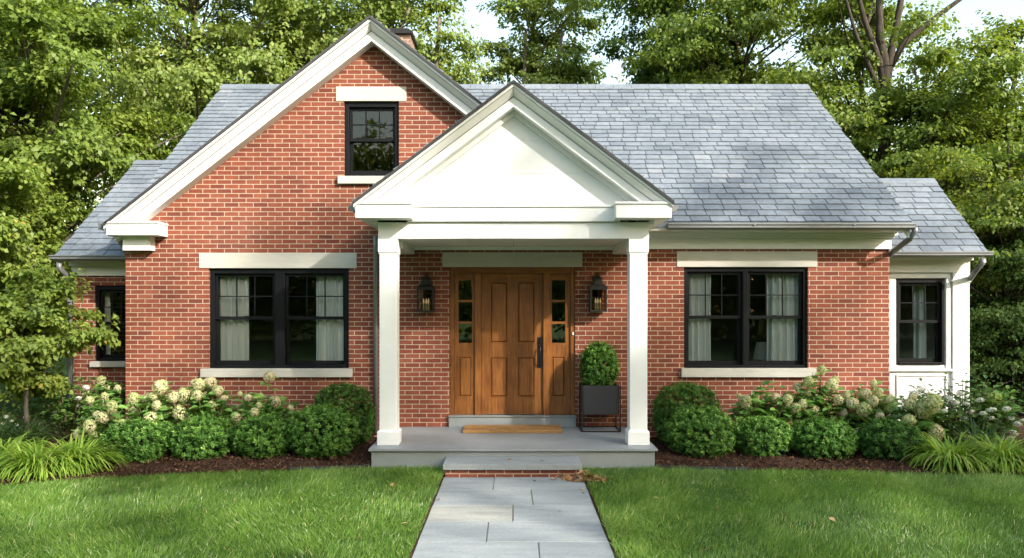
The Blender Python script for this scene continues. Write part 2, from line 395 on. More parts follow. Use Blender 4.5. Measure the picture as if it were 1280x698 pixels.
def nrm(a): return a / np.maximum(np.linalg.norm(a, axis=-1, keepdims=True), 1e-9)
def leaves(P, Nn, D, Ls, Ws, rnd, fold=0.18, fine=False, droop=0.0):
    """leaf blades folded along the midrib; P base, Nn normal, D direction"""
    n = len(P); D = nrm(D - Nn * np.sum(D * Nn, 1, keepdims=True)); S = np.cross(Nn, D)
    Ls = np.asarray(Ls).reshape(-1, 1) * np.ones((n, 1)); Ws = np.asarray(Ws).reshape(-1, 1) * np.ones((n, 1))
    up = Nn * Ws * fold
    dr = np.array([0, 0, -1.0]) * Ls * droop
    if fine:
        V = np.stack([P, P + D * Ls * .28 - S * Ws * .46 + up, P + D * Ls * .66 - S * Ws * .40 + up + dr * .5, P + D * Ls + dr,
                      P + D * Ls * .66 + S * Ws * .40 + up + dr * .5, P + D * Ls * .28 + S * Ws * .46 + up], 1)
        k = np.arange(n)[:, None] * 6
        Q = np.concatenate([k + np.array([[0, 3, 2, 1]]), k + np.array([[0, 5, 4, 3]])], 0); per = 6
    else:
        V = np.stack([P, P + D * Ls * .5 - S * Ws * .5 + up, P + D * Ls + dr, P + D * Ls * .5 + S * Ws * .5 + up], 1)
        Q = np.arange(n * 4).reshape(n, 4); per = 4
    return V.reshape(-1, 3), Q, np.repeat(rnd, per)

def strips(B, D, H, Ls, Ws, rnd, seg=4, arch=0.9, S=None):
    """arching grass blades: base B, horizontal direction D, start height factor H"""
    n = len(B); D = nrm(D)
    S = np.stack([-D[:, 1], D[:, 0], np.zeros(n)], 1) if S is None else S
    rows = []
    for i in range(seg + 1):
        t = i / seg
        out = (t ** 1.5) * Ls * arch
        upz = H * Ls * (t - 0.62 * arch * t ** 2.6)
        c = B + D * out[:, None] + np.array([0, 0, 1.0]) * upz[:, None]
        w = Ws * (0.75 + 0.5 * t - 1.22 * t ** 2.2)
        w = np.maximum(w, Ws * 0.04)
        rows.append(c - S * w[:, None] * .5); rows.append(c + S * w[:, None] * .5)
    V = np.stack(rows, 1); m = 2 * (seg + 1)
    k = np.arange(n)[:, None] * m
    Q = np.concatenate([k + np.array([[2 * i, 2 * i + 1, 2 * i + 3, 2 * i + 2]]) for i in range(seg)], 0)
    return V.reshape(-1, 3), Q, np.repeat(rnd, m)

def rand_unit(rng, n):
    return nrm(rng.normal(size=(n, 3)))

# polygon clipping for walls with openings
def clip(poly, ax, val, keep_less):
    out = []
    for i in range(len(poly)):
        p, q = poly[i], poly[(i + 1) % len(poly)]
        a, b = p[ax] - val, q[ax] - val
        if keep_less: a, b = -a, -b
        if a >= 0: out.append(p)
        if (a >= 0) != (b >= 0):
            t = a / (a - b); out.append((p[0] + (q[0] - p[0]) * t, p[1] + (q[1] - p[1]) * t))
    return out
def area(poly): return abs(sum(poly[i][0] * poly[(i + 1) % len(poly)][1] - poly[(i + 1) % len(poly)][0] * poly[i][1] for i in range(len(poly)))) / 2 if len(poly) > 2 else 0
def cut_holes(poly, holes):
    parts = [poly]
    for (x0, x1, z0, z1) in holes:
        nxt = []
        for p in parts:
            mid = clip(clip(p, 0, x0, False), 0, x1, True)
            for q in (clip(p, 0, x0, True), clip(p, 0, x1, False), clip(mid, 1, z0, True) if mid else [], clip(mid, 1, z1, False) if mid else []):
                if area(q) > 1e-5: nxt.append(q)
        parts = nxt
    return parts

# ------------------------------------------------------------------ camera, light, sky
cam = bpy.data.cameras.new('Camera'); co = bpy.data.objects.new('Camera', cam); C.objects.link(co)
co.location = (0, 0, CAMZ); co.rotation_euler = (PI / 2, 0, 0)
cam.sensor_width = 36; cam.lens = 36 * F / 1280
cam.shift_x = (640 - CX) / 1280; cam.shift_y = (HY - 349) / 1280
cam.clip_end = 1000; SC.camera = co
SUNV = Vector((1.03, -1.0, 0.78)).normalized()
sun = bpy.data.lights.new('Sun', 'SUN'); so = bpy.data.objects.new('Sun', sun); C.objects.link(so)
sun.energy = 3.3; sun.angle = math.radians(1.3); sun.color = (1.0, 0.95, 0.885)
so.rotation_euler = SUNV.to_track_quat('Z', 'Y').to_euler(); so.location = (20, -20, 16)
w = bpy.data.worlds.new('World'); SC.world = w; w.use_nodes = True
nt = w.node_tree; bg = nt.nodes['Background']
sk = nt.nodes.new('ShaderNodeTexSky'); sk.sky_type = 'NISHITA'; sk.sun_disc = False
sk.sun_elevation = math.asin(SUNV.z); sk.sun_rotation = math.atan2(SUNV.x, SUNV.y)
sk.air_density = 1.7; sk.dust_density = 2.2; sk.ozone_density = 0.45
nt.links.new(sk.outputs[0], bg.inputs[0]); bg.inputs[1].default_value = 0.15
SC.view_settings.view_transform = 'Standard'; SC.view_settings.look = 'None'
SC.view_settings.exposure = 1.42; SC.view_settings.gamma = 1
SC.render.engine = 'CYCLES'
SC.cycles.max_bounces = 8; SC.cycles.transparent_max_bounces = 12; SC.cycles.use_denoising = True
SC.cycles.diffuse_bounces = 4; SC.cycles.glossy_bounces = 3; SC.cycles.transmission_bounces = 4
SC.cycles.caustics_reflective = False; SC.cycles.caustics_refractive = False

# ------------------------------------------------------------------ THE HOUSE
house = empty('brick_house', (0, YW, 0), 'red brick cottage with grey slate roofs, white portico and black windows', 'house')
def P(mb, name, mat, parent=None, **kw): return mb.build(name, mat, parent or house, **kw)

XL, XR = X(157, YW), X(1112, YW)          # brick corners
# wing gable
GXC, GZA, GP = X(463, 11.5), Z(21.5, 11.5), 0.78
def zwing(x): return GZA - GP * abs(x - GXC)
# main roof
YE, YR = 11.3, 15.29
ZE, ZR = Z(278, YE), Z(108, YR)
MP = (ZR - ZE) / (YR - YE)
MXL, MXR = X(278, YR), X(1010, YR)
def zmain(y): return ZE + MP * (y - YE)
YB = 2 * YR - YE                            # back eave

def win_rect(x0, x1, y0, y1, Y=YW): return (X(x0, Y), X(x1, Y), Z(y1, Y), Z(y0, Y))
WL = win_rect(261, 436, 335.3, 461)
WR = win_rect(855, 1010, 333.8, 460.6)
WG = win_rect(430, 498.7, 126.5, 221)
DR = (X(562, YW), X(719, YW), Z(519.5, YW), Z(334, YW))

wall = MB()
for p in cut_holes([(XL, 0.0), (XR, 0.0), (XR, 2.95), (XL, 2.95)], [WL, WR, (DR[0], DR[1], 0.2, DR[3])]):
    wall.prism_xz(p, YW, YW + 0.22)
gz = GZA - 0.2
gable = [(GXC - (gz - 2.95) / GP + 0.0, 2.95), (GXC + (gz - 2.95) / GP, 2.95), (GXC, gz)]
gable = clip(gable, 0, XL, False)
for p in cut_holes(gable, [WG]): wall.prism_xz(p, YW, YW + 0.22)
# right gable end, left end, back
yb = YB - 0.5
wall.prism_yz([(YW + 0.22, 0), (yb, 0), (yb, 2.95), (YR, zmain(YR) - 0.25), (YW + 0.22, zmain(YW + .22) - 0.25)], XR - 0.25, XR)
wall.prism_yz([(YW + 0.22, 0), (yb, 0), (yb, 2.95), (YR, zmain(YR) - 0.25), (YW + 0.22, zmain(YW + .22) - 0.25)], MXL + 0.1, MXL + 0.35)
wall.box(XL, XL + 0.22, YW + 0.22, 14.0, 0, 3.05)
wall.box(XL, XR, yb - 0.22, yb - 0.001, 0, 2.95)
P(wall, 'brick_wall', M['brick'])

# rooms behind the glass
room = MB()
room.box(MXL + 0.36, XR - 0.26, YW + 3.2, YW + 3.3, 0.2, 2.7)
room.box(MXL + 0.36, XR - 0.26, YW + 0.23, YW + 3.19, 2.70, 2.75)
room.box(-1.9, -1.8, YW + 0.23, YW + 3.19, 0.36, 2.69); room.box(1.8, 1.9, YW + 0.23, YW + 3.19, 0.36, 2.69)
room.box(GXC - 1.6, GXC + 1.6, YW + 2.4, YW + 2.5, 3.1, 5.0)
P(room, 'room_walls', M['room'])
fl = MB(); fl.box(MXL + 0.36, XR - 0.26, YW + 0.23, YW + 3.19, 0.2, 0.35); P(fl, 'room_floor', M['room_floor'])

# ---- slates
def slate_field(mb, O, U, V, ul, vl, keep=None, e=0.16, w=0.25, seed=1, th=0.018):
    """rows of slates on a plane: O eave corner, U along the eave, V up the slope"""
    rng = random.Random(seed); O, U, V = Vector(O), Vector(U).normalized(), Vector(V).normalized(); Nn = U.cross(V).normalized()
    if Nn.z < 0: Nn = -Nn
    rows = int(math.ceil(vl / e))
    for r in range(rows):
        v0 = r * e; v1 = min(v0 + e * 1.25, vl)
        u = -rng.uniform(0.0, 0.12) - (0.125 if r % 2 else 0)
        while u < ul:
            ww = w * rng.uniform(0.86, 1.16); a, b = max(u, 0), min(u + ww - 0.012, ul)
            u += ww
            if b - a < 0.03: continue
            c = O + U * ((a + b) / 2) + V * ((v0 + v1) / 2)
            if keep and not keep(c): continue
            j0 = rng.uniform(-0.004, 0.004); t0 = th + rng.uniform(0.003, 0.010); t1 = 0.002 + rng.uniform(0, 0.002)
            A = O + U * a + V * (v0 + j0); B = O + U * b + V * (v0 + j0 + rng.uniform(-0.003, 0.003)); D_ = O + U * a + V * v1; E = O + U * b + V * v1
            vs = [A, B, E, D_, A + Nn * t0, B + Nn * (t0 + rng.uniform(-.003, .003)), E + Nn * t1, D_ + Nn * t1]
            mb.add(vs, [(0, 3, 2, 1), (4, 5, 6, 7), (0, 1, 5, 4), (1, 2, 6, 5), (2, 3, 7, 6), (3, 0, 4, 7)], min(1, max(0, rng.gauss(0.5, 0.2))))
def plane_prism(mb, poly, nrm_off, a=0.3):
    n = len(poly); mb.add([Vector(p) for p in poly] + [Vector(p) + Vector(nrm_off) for p in poly],
        [tuple(range(n)), tuple(reversed(range(n, 2 * n)))] + [(i, (i + 1) % n, (i + 1) % n + n, i + n) for i in range(n)], a)

# main roof
rf = MB()
zm = lambda x, y: (x, y, zmain(y) - 0.004)
xv = GXC + (GZA - ZE) / GP
plane_prism(rf, [zm(xv + .0, YE), zm(MXR, YE), zm(MXR, YR), zm(GXC + 0.1, YR)], (0, 0, -0.07))
plane_prism(rf, [zm(MXL, YE + (zwing(MXL) - ZE) / MP), zm(GXC - 0.1, YR), zm(MXL, YR)], (0, 0, -0.07))
plane_prism(rf, [(MXL, YR, ZR - .004), (MXR, YR, ZR - .004), (MXR, YB, ZE), (MXL, YB, ZE)], (0, 0, -0.07))
slate_field(rf, (MXL, YE, ZE), (1, 0, 0), (0, 1, MP), MXR - MXL, math.hypot(YR - YE, ZR - ZE),
            keep=lambda c: c.z > zwing(c.x) + 0.03 if c.x < xv else True, seed=3)
slate_field(rf, (MXL, YB, ZE), (1, 0, 0), (0, -1, MP), MXR - MXL, math.hypot(YR - YE, ZR - ZE), seed=5, e=0.32, w=0.5)
# ridge caps
x = MXL
rr = random.Random(4)
while x < MXR - 0.02:
    x1 = min(x + 0.34, MXR)
    a = rr.uniform(0.3, 0.8)
    rf.prism_yz([(YR - 0.15, ZR - 0.10), (YR, ZR + 0.012), (YR + 0.15, ZR - 0.10), (YR + 0.15, ZR - 0.075), (YR, ZR + 0.04), (YR - 0.15, ZR - 0.075)], x, x1 - 0.006, a)
    x += 0.34
P(rf, 'roof', M['slate'], attr='rnd')

# wing roof (two slopes meeting the gable rake)
YG0 = 11.46
wr = MB()
xl = X(131, 11.5); xrw = xv
zl = zwing(xl)
yv = lambda x: YE + (zwing(x) - ZE) / MP          # valley depth
plane_prism(wr, [(xl, YG0 + .02, zl - .004), (GXC, YG0 + .02, GZA - .004), (GXC, 15.22, GZA - .004), (MXL, yv(MXL), zwing(MXL)), (MXL, 14.0, zwing(MXL)), (xl, 14.0, zl - .004)], (0, 0, -0.05))
plane_prism(wr, [(xrw, YG0 + .02, zwing(xrw) - .004), (xrw, 11.32, zwing(xrw) - .004), (GXC, 15.22, GZA - .004), (GXC, YG0 + .02, GZA - .004)], (0, 0, -0.05))
ln = math.hypot(GXC - xl, GZA - zl)
slate_field(wr, (xl, YG0, zl), (0, 1, 0), (1, 0, GP), 4.0, ln, keep=lambda c: c.z > zmain(c.y) - 0.02 or c.x < MXL, seed=8)
slate_field(wr, (xrw, YG0, zwing(xrw)), (0, 1, 0), (-1, 0, GP), 4.0, math.hypot(xrw - GXC, GZA - zwing(xrw)), keep=lambda c: c.z > zmain(c.y) - 0.02, seed=9)
P(wr, 'roof', M['slate'], attr='rnd')

def chevron(mb, xc, za, pitch, xl_, xr_, o0, o1, ytop, ybot, yback, sides='LR'):
    """rake board: band between vertical offsets o0 and o1 below the roof line, front face from ytop to ybot"""
    for sd in sides:
        xe = xl_ if sd == 'L' else xr_
        ze = za - pitch * abs(xe - xc)
        poly = [(xe, ze - o1, ybot), (xc, za - o1, ybot), (xc, za - o0, ytop), (xe, ze - o0, ytop)]
        if sd == 'R': poly = poly[::-1]
        mb.prism_xz(poly, ytop, yback)
ed = MB(); chevron(ed, GXC, GZA, GP, xl - .02, xrw + .02, -0.006, 0.035, YG0 - .03, YG0 - .03, YG0 + 0.25); P(ed, 'roof_edge', M['slate_edge'])
rk = MB()
chevron(rk, GXC, GZA, GP, xl + .05, xrw - .05, 0.070, 0.20, YG0 + .17, YG0 + .17, YW - .003)
chevron(rk, GXC, GZA, GP, xl, xrw, 0.036, 0.080, YG0 - .005, YG0 + .0, YW - .002)
chevron(rk, GXC, GZA, GP, xl, xrw, 0.087, 0.165, YG0 + .015, YG0 + .12, YW - .002)
chevron(rk, GXC, GZA, GP, xl + .1, xrw - .1, 0.177, 0.315, YG0 + .125, YG0 + .125, YW - .002)
P(rk, 'rake_board', M['white'], bevel=0.003)
# cornice returns at the left foot of the gable
rt = MB()
x0, x1 = X(132.5, 11.45), X(196.5, 11.45)
z0, z1 = Z(294, 11.45), Z(279.7, 11.45)
rt.box(x0, x1, YG0 - .01, YW - .002, z0, z1)
rt.box(x0 - .012, x1 + .012, YG0 - .03, YW - .001, z1 + .001, z1 + .032)
rt.box(X(152, 11.6), X(186.4, 11.6), YW - .17, YW - .003, Z(313, 11.6), z0 - .001)
rt.box(x0 + .02, XL - .003, YW - .001, 14.0, z0 + .02, z1 + .03)
P(rt, 'cornice_return', M['white'], bevel=0.003)

# main eave at the right: frieze, crown, soffit
ev = MB()
xa, xb = 1.62, XR + 0.01
zf0 = Z(311.5, YW - .04)
ev.box(xa, xb, YW - .04, YW - .002, zf0, 2.985)
ev.box(xa, xb + .03, YW - .075, YW - .002, 2.986, 3.02)
ev.box(xa, xb + .06, YW - .12, YW - .002, 3.021, 3.06)
ev.box(xa, MXR - .02, YE + .03, YW - .002, 3.061, 3.085)
ev.box(xa, MXR - .02, YE + .025, YE + .05, 3.086, zmain(YE + .03) - .08)
ev.prism_yz([(YE + .03, zmain(YE + .03) - .24), (YW, zmain(YW) - .24), (YR, zmain(YR) - .24), (YR, zmain(YR) - .079), (YE + .03, zmain(YE + .03) - .079)], MXR - .05, MXR - .015)
P(ev, 'eave_trim', M['white'], bevel=0.003)
def gutter(x0, x1, yf, zt, h=0.085, d=0.115):
    g = MB(); n = 7
    prof = [(yf + d, zt), (yf + d, zt - h * .9), (yf + d * .75, zt - h), (yf + d * .4, zt - h), (yf + d * .12, zt - h * .72), (yf + .012, zt - h * .30), (yf - .006, zt - .018), (yf - .006, zt)]
    inner = [(yf + .012, zt), (yf + .012, zt - .02), (yf + d - .012, zt - .02), (yf + d - .012, zt)]
    g.prism_yz(prof[:], x0, x1)
    for xx in (x0 - .006, x1 + .002): g.prism_yz([(p[0], p[1] + .001) for p in prof], xx, xx + .004)
    k = x0 + 1.2
    while k < x1 - .4:
        g.box(k, k + .025, yf - .009, yf + .03, zt - .03, zt + .003); k += 1.4
    return g
P(gutter(X(834, YE), X(1143, 11.25), YE - .09, Z(279.5, 11.25)), 'gutter', M['gutter'])
def spout(pts, r=0.042): m = MB(); m.tube(pts, r, 8); return m
zg = Z(284, 11.3)
P(spout([(XR + .11, 11.28, zg), (XR + .11, 11.28, zg - .07), (XR + .085, 11.36, zg - .16), (XR + .05, 11.75, zg - .30), (XR + .05, 11.98, zg - .42), (XR + .05, 12.02, zg - .55), (XR + .05, 12.02, 0.05)]), 'downspout', M['gutter'], smooth=True)
P(spout([(xl + .10, 11.75, z0 + .02), (xl + .10, 11.75, z0 - .06), (xl + .13, 11.82, z0 - .16), (XL - .05, 11.95, z0 - .25), (XL - .05, 12.0, z0 - .4), (XL - .05, 12.0, 0.05)]), 'downspout', M['gutter'], smooth=True)
P(spout([(X(469.5, 11.72), 11.7, 3.02), (X(469.5, 11.72), 11.73, 2.85), (X(469.5, 11.72), 11.745, 0.12)], 0.036), 'downspout', M['gutter'], smooth=True)
# short gutter tail on the gable's left eave
g = MB(); g.box(xl - .10, xl + .01, YG0 + .05, 13.9, z1 - .08, z1 + .01); P(g, 'gutter', M['gutter'])

# chimney
ch = MB(); ch.box(-2.62, -1.985, 15.35, 16.05, 5.7, Z(42, 15.3)); co_ = P(ch, 'chimney', M['old_brick'])
cc = MB(); cz = Z(42, 15.3); cc.box(-2.70, -1.935, 15.28, 16.12, cz + .0, cz + .05); cc.prism_xz([(-2.68, cz + .051), (-1.95, cz + .051), (-2.02, cz + .10), (-2.6, cz + .10)], 15.3, 16.1)
cc.build('chimney_cap', M['bronze'], co_)

# ---- left brick addition
YA = 12.6
ax0, ax1 = X(92, YA), MXL + 0.09
aw = win_rect(118, 160, 357, 452, YA); aw = (aw[0], aw[0] + 0.62, aw[2], aw[3])
aye, azE = 12.2, Z(321, 12.2)
ayr, azR = 14.84, Z(203, 14.84)
AP = (azR - azE) / (ayr - aye)
zadd = lambda y: azE + AP * (y - aye)
ad = MB()
for p in cut_holes([(ax0, 0), (ax1, 0), (ax1, 2.62), (ax0, 2.62)], [aw]): ad.prism_xz(p, YA, YA + .2)
ad.prism_yz([(YA + .2, 0), (17.0, 0), (17.0, 2.6), (ayr, azR - .15), (YA + .2, zadd(YA + .2) - .1)], ax0, ax0 + .2)
ad.box(ax0 + .2, ax1, 16.8, 17.0, 0, 2.6)
P(ad, 'brick_wall', M['brick'])
ar = MB()
axl = X(68, aye)
za_ = lambda x, y: (x, y, zadd(y) - .004)
plane_prism(ar, [za_(axl, aye), za_(MXL + .1, aye), za_(MXL + .1, ayr), za_(axl, ayr)], (0, 0, -.06))
plane_prism(ar, [(axl, ayr, azR), (MXL + .1, ayr, azR), (MXL + .1, 2 * ayr - aye, azE), (axl, 2 * ayr - aye, azE)], (0, 0, -.06))
slate_field(ar, (axl, aye, azE), (1, 0, 0), (0, 1, AP), MXL + .1 - axl, math.hypot(ayr - aye, azR - azE), seed=11, w=0.27, e=0.17)
ar.prism_yz([(ayr - .14, azR - .06), (ayr, azR + .015), (ayr + .14, azR - .06), (ayr + .14, azR - .035), (ayr, azR + .04), (ayr - .14, azR - .035)], axl, MXL + .1, 0.5)
P(ar, 'roof', M['slate'], attr='rnd')
at_ = MB()
at_.box(ax0 - .01, ax1, YA - .04, YA - .002, Z(345, YA), Z(333, YA)); at_.box(ax0 - .03, ax1, YA - .09, YA - .002, Z(333, YA) + .001, Z(328, YA))
at_.box(axl + .02, ax1, aye + .03, YA - .002, Z(328, YA) + .001, Z(328, YA) + .03)
at_.box(axl + .02, ax1, aye + .02, aye + .045, Z(328, YA) + .031, azE - .05)
at_.prism_yz([(aye + .03, zadd(aye + .03) - .2), (ayr, azR - .2), (ayr, azR - .066), (aye + .03, zadd(aye + .03) - .066)], axl + .012, axl + .045)
P(at_, 'eave_trim', M['white'], bevel=0.003)
P(gutter(axl - .03, X(157, 12.12), aye - .09, Z(319, 12.12), .08, .11), 'gutter', M['gutter'])
P(spout([(axl + .09, 12.17, azE - .1), (axl + .09, 12.17, azE - .17), (axl + .14, 12.25, azE - .26), (ax0 - .04, 12.5, azE - .43), (ax0 - .03, 12.54, azE - .55), (ax0 - .03, 12.54, .05)], .04), 'downspout', M['gutter'], smooth=True)
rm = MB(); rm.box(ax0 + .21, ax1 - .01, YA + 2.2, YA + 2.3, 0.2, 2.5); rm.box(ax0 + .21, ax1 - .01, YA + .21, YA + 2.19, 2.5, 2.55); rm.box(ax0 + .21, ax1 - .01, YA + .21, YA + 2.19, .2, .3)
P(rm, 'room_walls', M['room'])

# ---- right white addition
YV = 12.4
vx0, vx1 = XR + .003, X(1208, YV)
vw = win_rect(1120, 1181, 348.5, 456.5, YV)
vye, vzE = 12.0, Z(316, 12.0)
vyr, vzR = 13.53, Z(226, 13.53)
VP = (vzR - vzE) / (vyr - vye)
va = MB()
for p in cut_holes([(vx0, 0), (vx1, 0), (vx1, Z(326, YV)), (vx0, Z(326, YV))], [vw]): va.prism_xz(p, YV, YV + .18)
va.prism_yz([(YV + .18, 0), (15.2, 0), (15.2, 2.65), (vyr, vzR - .12), (YV + .18, 2.9)], vx1 - .18, vx1)
va.box(vx0, vx1 - .18, 15.02, 15.2, 0, 2.65)
# trim: casing, pilaster, frieze, panel mouldings
zf = lambda py: Z(py, YV)
xf = lambda px: X(px, YV)
va.box(vx0, xf(1187), YV - .025, YV - .001, zf(348), zf(342.5)); va.box(xf(1182), xf(1187), YV - .025, YV - .001, zf(461), zf(348) - .001)
va.box(vx0, xf(1119), YV - .025, YV - .001, zf(461), zf(348) - .001)
va.box(vx0, xf(1188.5), YV - .05, YV - .001, zf(464), zf(461) - .001)
va.box(xf(1189), vx1 + .02, YV - .05, YV - .002, 0, zf(353))
va.box(xf(1187.5), vx1 + .035, YV - .065, YV - .002, zf(353) + .001, zf(350))
va.box(vx0, vx1 + .025, YV - .055, YV - .002, zf(341), zf(326))
va.box(xf(1189), vx1 + .024, YV - .052, YV - .002, zf(350) + .001, zf(341) - .001)
va.box(vx0, vx1 + .05, YV - .11, YV - .002, zf(326) + .001, zf(322))
va.box(vx0, X(1235, vye) - .02, vye + .03, YV - .002, zf(322) + .001, zf(322) + .03)
px0, px1, pz1, pz0 = xf(1120), xf(1183), zf(468.5), 0.25
for b in ((px0, px1, pz1 - .02, pz1), (px0, px0 + .02, pz0 + .02, pz1 - .021), (px1 - .02, px1, pz0 + .02, pz1 - .021), (px0, px1, pz0, pz0 + .02)):
    va.box(b[0], b[1], YV - .02, YV - .001, b[2], b[3])
P(va, 'panelled_wall', M['white'], bevel=0.003)
vr = MB(); vxr = X(1235, vye)
zz = lambda x, y: (x, y, vzE + VP * (y - vye) - .004)
plane_prism(vr, [zz(MXR - .3, vye), zz(vxr, vye), zz(vxr, vyr), zz(MXR - .3, vyr)], (0, 0, -.06))
plane_prism(vr, [(MXR - .3, vyr, vzR), (vxr, vyr, vzR), (vxr, 15.4, vzE), (MXR - .3, 15.4, vzE)], (0, 0, -.06))
slate_field(vr, (MXR - .3, vye, vzE), (1, 0, 0), (0, 1, VP), vxr - MXR + .3, math.hypot(vyr - vye, vzR - vzE), seed=13, w=0.28, e=0.165)
vr.prism_yz([(vyr - .12, vzR - .09), (vyr, vzR + .015), (vyr + .12, vzR - .09), (vyr + .12, vzR - .06), (vyr, vzR + .04), (vyr - .12, vzR - .06)], MXR - .3, vxr, 0.5)
P(vr, 'roof', M['slate'], attr='rnd')
vt = MB(); vt.prism_yz([(vye + .03, vzE - .15), (vyr, vzR - .15), (vyr, vzR - .066), (vye + .03, vzE - .05)], vxr - .045, vxr - .012)
vt.box(vx0, vxr - .02, vye + .02, vye + .045, zf(322) + .031, vzE - .05)
P(vt, 'eave_trim', M['white'])
P(gutter(XR + .01, vxr + .03, vye - .09, Z(314.5, 11.92), .075, .11), 'gutter', M['gutter'])
P(spout([(vxr - .10, 11.97, vzE - .09), (vxr - .10, 11.97, vzE - .16), (vxr - .14, 12.08, vzE - .27), (vx1 + .06, 12.45, vzE - .42), (vx1 + .05, 12.5, vzE - .55), (vx1 + .05, 12.5, .05)], .04), 'downspout', M['gutter'], smooth=True)
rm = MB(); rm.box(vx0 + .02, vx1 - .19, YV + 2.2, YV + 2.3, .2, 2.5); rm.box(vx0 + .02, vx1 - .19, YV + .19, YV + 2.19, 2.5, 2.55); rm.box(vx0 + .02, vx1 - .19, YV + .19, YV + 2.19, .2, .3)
P(rm, 'room_walls', M['room'])

# ---- windows
def window(rect, Y, units, lintel=None, sill=None, cols=3, rec=0.07, fr=0.045, mull=0.10, mat='black'):
    """double-hung window units in one frame; sashes, panes, sill and lintel are its sub-parts"""
    x0, x1, z0, z1 = rect
    x0 += .004; x1 -= .004; z0 += .004; z1 -= .004
    f = MB(); y0 = Y + rec - .03; y1 = Y + .2
    f.box(x0, x0 + fr, y0, y1, z0, z1); f.box(x1 - fr, x1, y0, y1, z0, z1)
    f.box(x0 + fr, x1 - fr, y0, y1, z1 - fr - .015, z1); f.box(x0 + fr, x1 - fr, y0 - .015, y1, z0, z0 + fr * .8)
    uw = (x1 - x0 - 2 * fr - mull * (units - 1)) / units
    for i in range(1, units):
        xm = x0 + fr + uw * i + mull * (i - 1)
        f.box(xm, xm + mull, y0 + .004, y1, z0 + fr * .8, z1 - fr - .015)
        f.box(xm + .012, xm + mull - .012, y0 - .012, y0 + .003, z0 + fr * .8, z1 - fr - .015)
    wn = P(f, 'window', M[mat], bevel=0.003)
    zb, zt = z0 + fr * .8 + .002, z1 - fr - .017
    zmid = zb + (zt - zb) * 0.512
    for i in range(units):
        a = x0 + fr + (uw + mull) * i + .002; b = a + uw - .004
        st = .040
        up = MB(); yu = Y + rec + .02
        up.box(a, a + st, yu, yu + .04, zmid - .02, zt); up.box(b - st, b, yu, yu + .04, zmid - .02, zt)
        up.box(a + st, b - st, yu, yu + .04, zt - st, zt); up.box(a + st, b - st, yu, yu + .04, zmid - .02, zmid + .024)
        gx0, gx1, gz0, gz1 = a + st, b - st, zmid + .024, zt - st
        for c in range(1, cols):
            xc = gx0 + (gx1 - gx0) * c / cols; up.box(xc - .008, xc + .008, yu + .008, yu + .030, gz0, gz1)
        zc = (gz0 + gz1) / 2; up.box(gx0, gx1, yu + .009, yu + .029, zc - .008, zc + .008)
        up.build('upper_sash', M[mat], wn)
        lo = MB(); yl = Y + rec + .062
        lo.box(a, a + st, yl, yl + .04, zb, zmid + .02); lo.box(b - st, b, yl, yl + .04, zb, zmid + .02)
        lo.box(a + st, b - st, yl, yl + .04, zmid - .024, zmid + .0199); lo.box(a + st, b - st, yl, yl + .04, zb, zb + .055)
        lo.box((a + b) / 2 - .03, (a + b) / 2 + .03, yl - .03, yl + .0, zmid + .0205, zmid + .03)
        lo.build('lower_sash', M[mat], wn)
        pu = MB(); pu.box(gx0, gx1, yu + .018, yu + .021, gz0, gz1); pu.build('pane', M['glass'], wn)
        pl = MB(); pl.box(gx0, gx1, yl + .018, yl + .021, zb + .055, zmid - .024); pl.build('pane', M['glass'], wn)
    if lintel:
        l = MB(); l.box(*lintel[:2], Y - .012, Y + .19, *lintel[2:]); l.build('lintel', M['limestone'], wn, bevel=0.005)
    if sill:
        s = MB(); s.box(*sill[:2], Y - .06, Y + .10, *sill[2:]); s.build('sill', M['limestone'], wn, bevel=0.006)
    return wn
def lint(x0, x1, y0, y1, Y=YW): return (X(x0, Y), X(x1, Y), Z(y1, Y) , Z(y0, Y))
window(WL, YW, 2, (X(249, YW), X(446, YW), WL[3] - .002, Z(316.5, YW)), (X(252, YW), X(441, YW), Z(471.5, YW), WL[2] + .002), mull=0.15, fr=.06)
window(WR, YW, 2, (X(846, YW), X(1021.5, YW), WR[3] - .002, Z(314.5, YW)), (X(851, YW), X(1018.5, YW), Z(471.5, YW), WR[2] + .002), mull=0.09, fr=.05)
window(WG, YW, 1, (X(420, YW), X(508, YW), WG[3] - .002, Z(108.6, YW)), (X(423, YW), X(507, YW), Z(230.5, YW), WG[2] + .002), fr=.06)
window(aw, YA, 1, None, (aw[0] - .05, aw[1] + .05, aw[2] - .085, aw[2] + .002), fr=.05)
window(vw, YV, 1, None, None, fr=.045, rec=.02)

